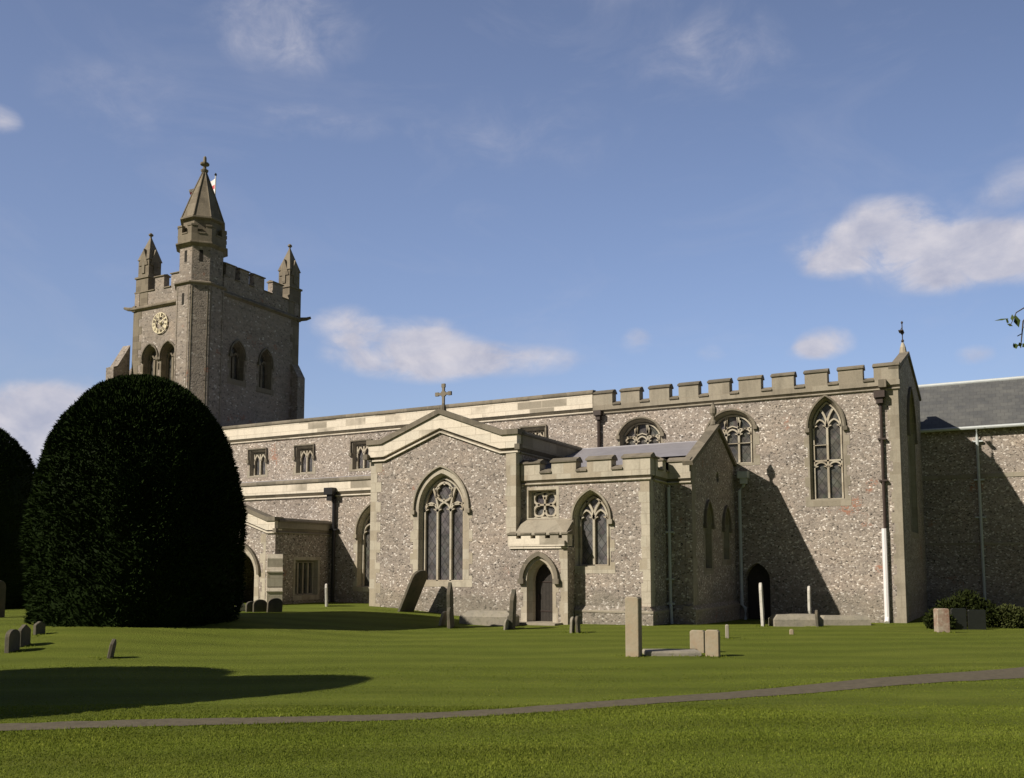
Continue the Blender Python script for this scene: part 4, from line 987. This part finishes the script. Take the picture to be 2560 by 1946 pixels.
# ------------------------------------------------------------------ flag on the tower
fp = root('flagpole', (-38.66, 36.4, 16.3), 'white flagpole with a pale flag behind the turret spire', 'flagpole')
m_ = MB(); m_.tube([(0, 0, -.02), (0, 0, 7.75)], .035, 8); build('pole', m_, M['white'], fp, local=True)
m_ = MB(); m_.ring(0, 0, [(.03, 7.72), (.08, 7.8), (.03, 7.9)], 8); build('truck', m_, M['black'], fp, local=True)
fm = MB(); nu, nv = 24, 10; uvs = []
for i in range(nu+1):
    for j in range(nv+1):
        u, v = i/nu, j/nv
        x = -u*1.95; y = .16*math.sin(u*9+v*1.5)*u; z = 7.6-.95*(1-v)*(1-.6*u)-.30*u-.06*math.sin(u*7)
        fm.v.append((x-.03, y, z)); uvs.append((u, v, 0))
fm.f = [(i*(nv+1)+j, (i+1)*(nv+1)+j, (i+1)*(nv+1)+j+1, i*(nv+1)+j+1) for i in range(nu) for j in range(nv)]
me = bpy.data.meshes.new('flag'); me.from_pydata(fm.v, [], fm.f); at = me.attributes.new('flaguv', 'FLOAT_VECTOR', 'POINT'); at.data.foreach_set('vector', [c for t in uvs for c in t])
me.materials.append(M['flag']); fo_ = bpy.data.objects.new('flag', me); scene.collection.objects.link(fo_); fo_.parent = fp

# ------------------------------------------------------------------ hall behind the chancel
hall = root('church_hall', (2.0, 44.0, 0), 'lower flint building with a dark slate roof beyond the chancel', 'building')
hx0, hx1, hy0, hy1 = -2.9, 12.0, 40.8, 47.2
h = MB(); h.box(hx0, hx1, hy0, hy0+.4, ZB, 7.25); build('wall', h, M['flint'], hall); h = MB(); h.box(hx0, hx1, hy1-.4, hy1, ZB, 7.25); build('wall', h, M['flint'], hall); h = MB()
h.prism(E(hx1), [(hy0+.4, ZB), (hy1-.4, ZB), (hy1-.4, 7.25), (44.0, 9.45), (hy0+.4, 7.25)], [], -.4, 0); build('wall', h, M['flint'], hall); h = MB(); h.prism(W(hx0+.05), [(-hy1+.4, ZB), (-hy0-.4, ZB), (-hy0-.4, 7.25), (-44.0, 9.45), (-hy1+.4, 7.25)], [], -.4, 0)
build('wall', h, M['flint'], hall)
h = MB()
h.prism(E(hx0), [(hy0-.22, 7.22), (44.0, 9.62), (hy1+.22, 7.22), (hy1+.22, 7.34), (44.0, 9.76), (hy0-.22, 7.34)], [], 0, hx1-hx0+.2)
ro = build('roof', h, M['slate'], hall)
h = MB(); h.tube([(hx0, 44, 9.76), (hx1+.2, 44, 9.76)], .09, 8); build('ridge_tile', h, M['pale'], ro)
h = MB(); h.tube([(hx0, hy0-.28, 7.28), (hx1+.2, hy0-.28, 7.28)], .07, 8); build('gutter', h, M['pale'], hall)
h = MB(); h.box(hx0, hx1, hy0-.03, hy0+.1, 5.28, 5.45); build('string_course', h, M['old'], hall); h = MB(); h.box(hx0, hx1, hy0-.03, hy0+.1, 2.62, 2.70); build('string_course', h, M['old'], hall)
h = MB(); h.tube([(-.6, hy0-.28, 7.25), (-.6, hy0-.14, 6.9), (-.58, hy0-.1, .1)], .055, 8)
dpp = build('downpipe', h, M['pale'], hall)
h = MB()
for z in (6.75, 5.2, 3.7): h.box(-.78, -.4, hy0-.14, hy0-.01, z-.03, z+.03)
build('bracket', h, M['pale'], dpp)

# ------------------------------------------------------------------ yews
def leafcards(n, pts, nrm, ln, wd, up=.35):
    """pointed leaf sprays standing out of a surface"""
    d = nrm+rng.normal(0, .55, (n, 3)); d[:, 2] += up; d /= np.linalg.norm(d, axis=1)[:, None]
    s_ = np.cross(d, rng.normal(0, 1, (n, 3))); s_ /= np.linalg.norm(s_, axis=1)[:, None]
    L = ln*rng.uniform(.5, 1.3, n)[:, None]; Wd = wd*rng.uniform(.6, 1.3, n)[:, None]
    V = np.empty((n, 4, 3)); V[:, 0] = pts-d*L*.3; V[:, 1] = pts+d*L*.35+s_*Wd; V[:, 2] = pts+d*L; V[:, 3] = pts+d*L*.35-s_*Wd
    return V
def yew(cx, cy, r, hgt, label, n=60000, prof=None, leanx=0.0, seed=1, lod=1.0):
    z0 = terr(cx, cy)-.05
    t = root('yew_tree', (cx, cy, z0), label, 'yew tree', 'clipped yew trees')
    pf = prof or [(0, .92), (.15, 1.0), (.35, 1.0), (.5, .97), (.62, .90), (.74, .78), (.84, .62), (.92, .44), (.97, .27), (1.0, 0)]
    hz = np.array([p[0] for p in pf]); hr = np.array([p[1] for p in pf])
    def disp(th, q): return 1+.06*noise.noise(Vector((math.cos(th)*2.2+seed*7, math.sin(th)*2.2, q*4)))+.03*noise.noise(Vector((math.cos(th)*6+seed*3, math.sin(th)*6, q*11)))
    # inner hull
    m_ = MB(); nt, nq = 48, 26
    for j in range(nq):
        q = 1-(1-j/(nq-1))**1.6 if j else 0
        for i in range(nt):
            th = 2*math.pi*i/nt; rr = max(.02, float(np.interp(q, hz, hr))*r*disp(th, q)*.955)
            m_.v.append((math.cos(th)*rr+leanx*q, math.sin(th)*rr, q*hgt*.985))
    m_.f = [(j*nt+i, j*nt+(i+1) % nt, (j+1)*nt+(i+1) % nt, (j+1)*nt+i) for j in range(nq-1) for i in range(nt)]
    # sprays of needles over the whole clipped surface
    N_ = n; q = rng.beta(1.25, 1.0, N_); th = rng.uniform(0, 2*np.pi, N_)
    top = rng.random(N_) < .25; q[top] = 1-rng.random(top.sum())**2*.3
    dq = np.array([disp(a, b) for a, b in zip(th, q)]); R0 = np.interp(q, hz, hr)*r*dq
    shrink = 1-np.abs(rng.normal(0, .018, N_)); rr = R0*shrink
    # ragged shoots
    rag = rng.random(N_) < .03; rr[rag] *= 1.02
    slope = (np.interp(np.clip(q+.02, 0, 1), hz, hr)-np.interp(np.clip(q-.02, 0, 1), hz, hr))/.04*r/hgt
    pts = np.stack([np.cos(th)*rr+leanx*q, np.sin(th)*rr, q*hgt], 1)
    nr = np.stack([np.cos(th), np.sin(th), -slope], 1); nr /= np.linalg.norm(nr, axis=1)[:, None]
    V = leafcards(N_, pts, nr, .13/lod, .022/lod)
    tone = np.clip(rng.normal(.42, .13, N_)+.25*np.array([noise.noise(Vector((math.cos(a)*3, math.sin(a)*3, b*5+seed))) for a, b in zip(th, q)]), 0, 1)
    i0 = len(m_.v); verts = np.concatenate([np.array(m_.v), V.reshape(-1, 3)])
    faces = m_.f+[tuple(i0+4*k+j for j in range(4)) for k in range(N_)]
    me = bpy.data.meshes.new('crown'); me.from_pydata(verts.tolist(), [], faces); a = me.attributes.new('tone', 'FLOAT', 'POINT')
    a.data.foreach_set('value', np.concatenate([np.full(i0, .05), np.repeat(tone, 4)]).astype(np.float32)); me.materials.append(M['yew'])
    o = bpy.data.objects.new('crown', me); scene.collection.objects.link(o); o.parent = t
    m_ = MB(); m_.tube([(0, 0, -.3), (0, 0, hgt*.5), (0, 0, hgt*.75)], [.28, .2, .08], 10); build('trunk', m_, M['bark'], t, local=True)
    return t
PMAIN = [(0, .95), (.1, .985), (.25, 1.0), (.45, .985), (.6, .93), (.72, .85), (.82, .73), (.90, .57), (.95, .42), (.985, .24), (1.0, 0)]
yew(-19.56, 16.2, 2.54, 6.32, 'huge clipped dome-shaped yew in front of the porch and tower', 70000, PMAIN, seed=1)
yew(-31.3, 18.5, 2.75, 6.45, 'clipped yew cut off by the left edge, behind the big dome-shaped yew', 26000, PMAIN, seed=2)
yew(-13.25, 4.5, 1.65, 6.0, 'clipped yew standing left of the view, throwing the longer shadow over the lawn', 12000, PMAIN, seed=3, lod=.7)
yew(-15.6, 4.5, 1.95, 5.6, 'clipped yew standing farther left of the view, throwing the shorter shadow', 12000, PMAIN, seed=4, lod=.7)

# ------------------------------------------------------------------ gravestones
def slab_shape(wd, h, style):
    if style == 'round': return [(-wd/2, -.25), (wd/2, -.25), (wd/2, h-wd*.35)]+[(wd/2*math.cos(k*math.pi/8), h-wd*.35+wd*.35*math.sin(k*math.pi/8)) for k in range(1, 8)]+[(-wd/2, h-wd*.35)]
    if style == 'point': return [(-wd/2, -.25), (wd/2, -.25), (wd/2, h*.72), (wd*.42, h*.8), (wd*.2, h*.9), (0, h), (-wd*.2, h*.9), (-wd*.42, h*.8), (-wd/2, h*.72)]
    if style == 'shoulder': return [(-wd/2, -.25), (wd/2, -.25), (wd/2, h*.84), (wd*.36, h*.86), (wd*.33, h*.92), (wd*.2, h*.98), (0, h), (-wd*.2, h*.98), (-wd*.33, h*.92), (-wd*.36, h*.86), (-wd/2, h*.84)]
    return [(-wd/2, -.25), (wd/2, -.25), (wd/2, h-.03), (wd/2-.03, h), (-wd/2+.03, h), (-wd/2, h-.03)]
def headstone(x, y, wd, h, th, face, label, mtl='grave_grey', style='round', lean=0.0, tilt=0.0, group='headstones in the churchyard', name='headstone', cat='headstone', z=None):
    """face = compass turn of the broad side, 0 looks south, 90 looks east"""
    m_ = MB(); m_.prism(S(0), slab_shape(wd, h, style), [], -th/2, th/2)
    me_o = build(name, m_, M[mtl], loc=(0, 0, 0), local=True)
    bm = bmesh.new(); bm.from_mesh(me_o.data)
    es = [e for e in bm.edges if len(e.link_faces) == 2 and e.calc_face_angle() > .9]
    bmesh.ops.bevel(bm, geom=es, offset=min(.012, th*.2), segments=1, affect='EDGES'); bm.to_mesh(me_o.data); bm.free()
    me_o.location = (x, y, terr(x, y) if z is None else z); me_o.rotation_euler = (R(tilt), R(lean), R(face)); me_o.rotation_mode = 'XYZ'
    return tag(me_o, label, cat, group)
GZ = [
 (-6.25, 16.66, .27, 1.13, .20, 0, 'tall tan headstone standing alone on the lawn in front of the vestry', 'grave_tan', 'flat', 0, 0),
 (-5.40, 18.02, .29, .44, .16, 2, 'short tan stone at the far end of the grave slab, left of a pair', 'grave_tan', 'flat', 0, 0),
 (-4.93, 17.42, .26, .50, .16, 4, 'short tan stone at the near corner of the grave slab, right of a pair', 'grave_tan', 'flat', 0, 0),
 (-5.87, 22.01, .085, .33, .085, 20, 'small stone peg in the grass behind the short pair of stones', 'grave_grey', 'round', 0, 0),
 (-6.37, 27.99, .62, 1.30, .085, 100, 'tall pale headstone seen edge-on before the dark vestry doorway', 'grave_white', 'round', 0, -2),
 (-5.62, 31.45, .62, 1.24, .08, 97, 'pale headstone seen edge-on against the chancel wall above the low tomb', 'grave_white', 'round', 0, 0),
 (-4.85, 28.39, .5, .50, .08, 96, 'thin dark headstone edge-on at the right end of the low tomb', 'grave_dark', 'round', 0, -3),
 (-1.43, 27.00, .32, .63, .26, 25, 'stumpy patchy red and grey stone block right of the chancel corner', 'grave_red', 'flat', 0, 0),
 (-4.77, 24.10, .1, .13, .08, 20, 'tiny stone marker in the grass before the low tomb', 'grave_tan', 'round', 0, 0),
 (-13.86, 22.24, .62, 1.27, .10, 113, 'tall dark pointed headstone edge-on below the transept window', 'grave_dark', 'point', 0, -1),
 (-13.70, 22.02, .55, .58, .09, 110, 'small round headstone beside the tall pointed one under the transept window', 'grave_dark', 'round', 0, -4),
 (-14.22, 22.35, .34, .42, .08, 100, 'small pale headstone leaning left under the transept window', 'grave_grey', 'round', 0, 14),
 (-12.16, 22.76, .6, 1.12, .12, 110, 'dark pointed headstone edge-on left of the small arched door', 'grave_dark', 'point', 0, 3),
 (-12.40, 23.05, .4, .36, .07, 112, 'knee-high dark headstone at the left foot of the pointed stone by the door', 'grave_dark', 'flat', 0, 0),
 (-12.12, 22.35, .3, .30, .06, 100, 'very small mossy headstone in front of the pointed stone by the door', 'grave_grey', 'round', 0, 5),
 (-9.98, 22.05, .34, .42, .07, 102, 'left of two small thin headstones right of the small arched door', 'grave_grey', 'round', 0, 2),
 (-9.85, 22.15, .36, .44, .07, 104, 'right of two small thin headstones right of the small arched door', 'grave_dark', 'round', 0, -4),
 (-19.80, 24.0, .62, .74, .07, 127, 'thin white-edged headstone in the shade beside the porch', 'grave_white', 'shoulder', 0, -2),
 (-20.65, 20.95, .30, .26, .08, 75, 'leftmost small stone in the shade at the right foot of the big yew', 'grave_white', 'round', 0, 0),
 (-20.20, 20.95, .36, .32, .09, 70, 'small stone darkened for yew shade, second from the foot of the big yew', 'grave_dark', 'round', 0, 0),  # dark stone colour puts the yew's shade into this and the next two
 (-19.95, 21.05, .42, .38, .10, 60, 'round stone darkened for yew shade, third from the foot of the big yew', 'grave_dark', 'round', 0, 0),
 (-19.55, 21.25, .46, .44, .10, 60, 'leaning stone darkened for yew shade before the porch buttress', 'grave_dark', 'round', 0, 8),
]
for a in GZ:
    headstone(a[0], a[1], a[2], a[3], a[4], a[5], a[6], a[7], a[8], a[9], a[10])
# the slab that leans against the transept wall
headstone(-17.08, 24.66, .72, 1.5, .10, 84, 'dark headstone leaning far over against the transept wall under its window', 'grave_dark', 'round', 0, 27)
LEFT = [(-24.12, 15.46, .5, 1.0, .12, 120, 'tall headstone cut off by the left edge before the far yew', 'grave_dark', 'round', 0, 0),
 (-16.75, 11.05, .38, .42, .10, 118, 'leftmost of three headstones in a row at the left edge of the lawn', 'grave_dark', 'round', 0, 0),
 (-17.15, 11.55, .38, .42, .09, 120, 'middle of three headstones in a row at the left edge of the lawn', 'grave_dark', 'point', 0, 0),
 (-18.2, 12.6, .26, .28, .09, 100, 'smallest of the three headstones at the left edge of the lawn', 'grave_dark', 'point', 0, 0),
 (-14.6, 11.55, .26, .36, .07, 130, 'small dark headstone leaning on the open lawn before the big yew', 'grave_dark', 'point', 0, 10)]
for a in LEFT: headstone(*a[:9], lean=a[9], tilt=a[10])
headstone(-1.15, 30.3, .42, .62, .12, 20, 'dark headstone with a lit top, left of two under the shrub', 'grave_black', 'flat', z=-.12)
headstone(-.68, 30.5, .5, .58, .12, 20, 'dark headstone with a lit top, right of two under the shrub', 'grave_black', 'flat', z=-.12)
def slab(name, x, y, wx, wy, h, rz, mtl, label, cat, hip=0.0):
    m_ = MB(); a, b = wx/2, wy/2
    m_.v += [(-a, -b, -.2), (a, -b, -.2), (a, b, -.2), (-a, b, -.2), (-a, -b, h*.6), (a, -b, h*.6), (a, b, h*.6), (-a, b, h*.6), (-a+hip, -b+hip*.6, h), (a-hip, -b+hip*.6, h), (a-hip, b-hip*.6, h), (-a+hip, b-hip*.6, h)]
    m_.f += [(0, 1, 5, 4), (1, 2, 6, 5), (2, 3, 7, 6), (3, 0, 4, 7), (4, 5, 9, 8), (5, 6, 10, 9), (6, 7, 11, 10), (7, 4, 8, 11), (8, 9, 10, 11), (3, 2, 1, 0)]
    o = build(name, m_, M[mtl], loc=(0, 0, 0), local=True); o.location = (x, y, terr(x, y)); o.rotation_euler = (0, 0, rz)
    return tag(o, label, cat)
slab('grave_slab', -5.72, 17.30, 1.05, .62, .085, R(28), 'grave_grey', 'flat grey grave slab between the tall headstone and the short pair', 'grave slab', .02)
slab('low_tomb', -5.52, 28.55, 1.45, .75, .36, R(26), 'grave_grey', 'low hipped grey tomb in front of the shaded vestry wall', 'tomb', .12)
slab('low_tomb', -4.5, 31.15, 1.5, .6, .30, R(24), 'grave_grey', 'low tomb close to the chancel wall beside the white drainpipe', 'tomb', .08)
slab('low_tomb', -13.55, 23.95, 1.65, .8, .42, R(14), 'grave_grey', 'wide sloping grey tomb at the foot of the transept wall', 'tomb', .22)

# ------------------------------------------------------------------ shrubs and the branch
def shrub(x, y, blobs, mtl, label, n=2600, ln=.09, wd=.03):
    z0 = terr(x, y); t = root('shrub', (x, y, z0), label, 'shrub')
    V = []; st = MB()
    for bx, by, bz, br, bh in blobs:
        k = int(n*br*br/sum(b[3]**2 for b in blobs)); dr = rng.normal(0, 1, (k, 3)); dr /= np.linalg.norm(dr, axis=1)[:, None]
        rad = rng.uniform(.45, 1.08, k)[:, None]; p = dr*rad*np.array([br, br, bh])+np.array([bx, by, bz]); p[:, 2] = np.abs(p[:, 2])
        V.append(leafcards(k, p, dr, ln, wd)); st.tube([(bx*.3, by*.3, -.1), (bx*.8, by*.8, bz*.7), (bx, by, bz+bh*.4)], [.03, .02, .008], 5)
    V = np.concatenate(V); tris('foliage', V, np.clip(rng.normal(.5, .25, len(V)), 0, 1), M[mtl], t); build('stem', st, M['bark'], t, local=True)
shrub(-1.0, 31.6, [(-.5, 0, .4, .42, .42), (.05, .1, .6, .5, .5), (.5, 0, .42, .42, .4)], 'shrub', 'dark shrub behind the two dark headstones by the chancel corner', 4200)
shrub(-1.75, 30.0, [(0, 0, .25, .3, .3), (.25, 0, .2, .25, .25)], 'shrub', 'small dark bush left of the two dark headstones', 1500)
shrub(.1, 31.8, [(0, 0, .3, .45, .38), (.5, .1, .3, .4, .32)], 'shrub_light', 'pale green shrub at the right edge below the slate-roofed building', 2600)
shrub(1.2, 32.6, [(0, 0, .35, .45, .45), (.5, .1, .35, .4, .4)], 'shrub', 'dark shrub at the far right edge', 2000)
tt = root('tree', (2.6, 10.2, terr(2.6, 10.2)), 'tree whose leafy twig hangs into the sky at the right edge', 'tree')
m_ = MB(); m_.tube([(0, 0, -.2), (.05, 0, 2), (0, .05, 4), (.1, 0, 6)], [.2, .16, .12, .03], 10)
for a in (0, 1.3, 2.5, 3.9, 5.2): m_.tube([(0, 0, 3.4+.2*a), (math.cos(a)*.7, math.sin(a)*.7, 4.3+.2*a), (math.cos(a)*1.3, math.sin(a)*1.3, 4.7+.25*a)], [.07, .04, .012], 6)
build('trunk', m_, M['bark'], tt, local=True)
m_ = MB(); tw_ = [(0, 0, 3.6), (-.9, -.45, 4.25), (-1.7, -.9, 4.25), (-2.15, -1.12, 4.08), (-2.33, -1.16, 3.86), (-2.36, -1.18, 3.62)]
m_.tube(tw_, [.05, .03, .018, .012, .007, .004], 6); m_.tube([(-2.15, -1.12, 4.08), (-2.38, -1.22, 3.93), (-2.43, -1.24, 3.82)], [.007, .005, .003], 5)
build('branch', m_, M['bark'], tt, local=True)
lp, ln_ = [], []
for q in range(26):
    c = Vector(tw_[3]).lerp(Vector(tw_[5]), rng.uniform(0, 1))+Vector(rng.normal(0, .05, 3)); lp.append(c); ln_.append(rng.normal(0, 1, 3)+np.array([0, 0, -1.2]))
for q in range(5): lp.append(Vector((-2.42, -1.24, 3.85))+Vector(rng.normal(0, .035, 3))); ln_.append(rng.normal(0, 1, 3)+np.array([0, 0, -1.0]))
n_twig = len(lp)
for q in range(5200):      # leaves in clumps along the limbs
    a = (0, 1.3, 2.5, 3.9, 5.2, 0.6, 3.2)[q % 7]; u = rng.uniform(.25, 1.05); c = np.array([math.cos(a)*1.25*u, math.sin(a)*1.25*u, 3.5+1.5*u+.22*a]) if q % 7 < 5 else np.array([.05, .03, 4.6+1.5*u])
    lp.append(Vector(c+rng.normal(0, .27, 3))); ln_.append(rng.normal(0, 1, 3))
lp = np.array([tuple(p) for p in lp]); V = leafcards(len(lp), lp, np.array(ln_), .075, .022, up=-.3)
tris('crown', V, np.clip(rng.normal(.5, .25, len(V)), 0, 1), M['leaf'], tt)
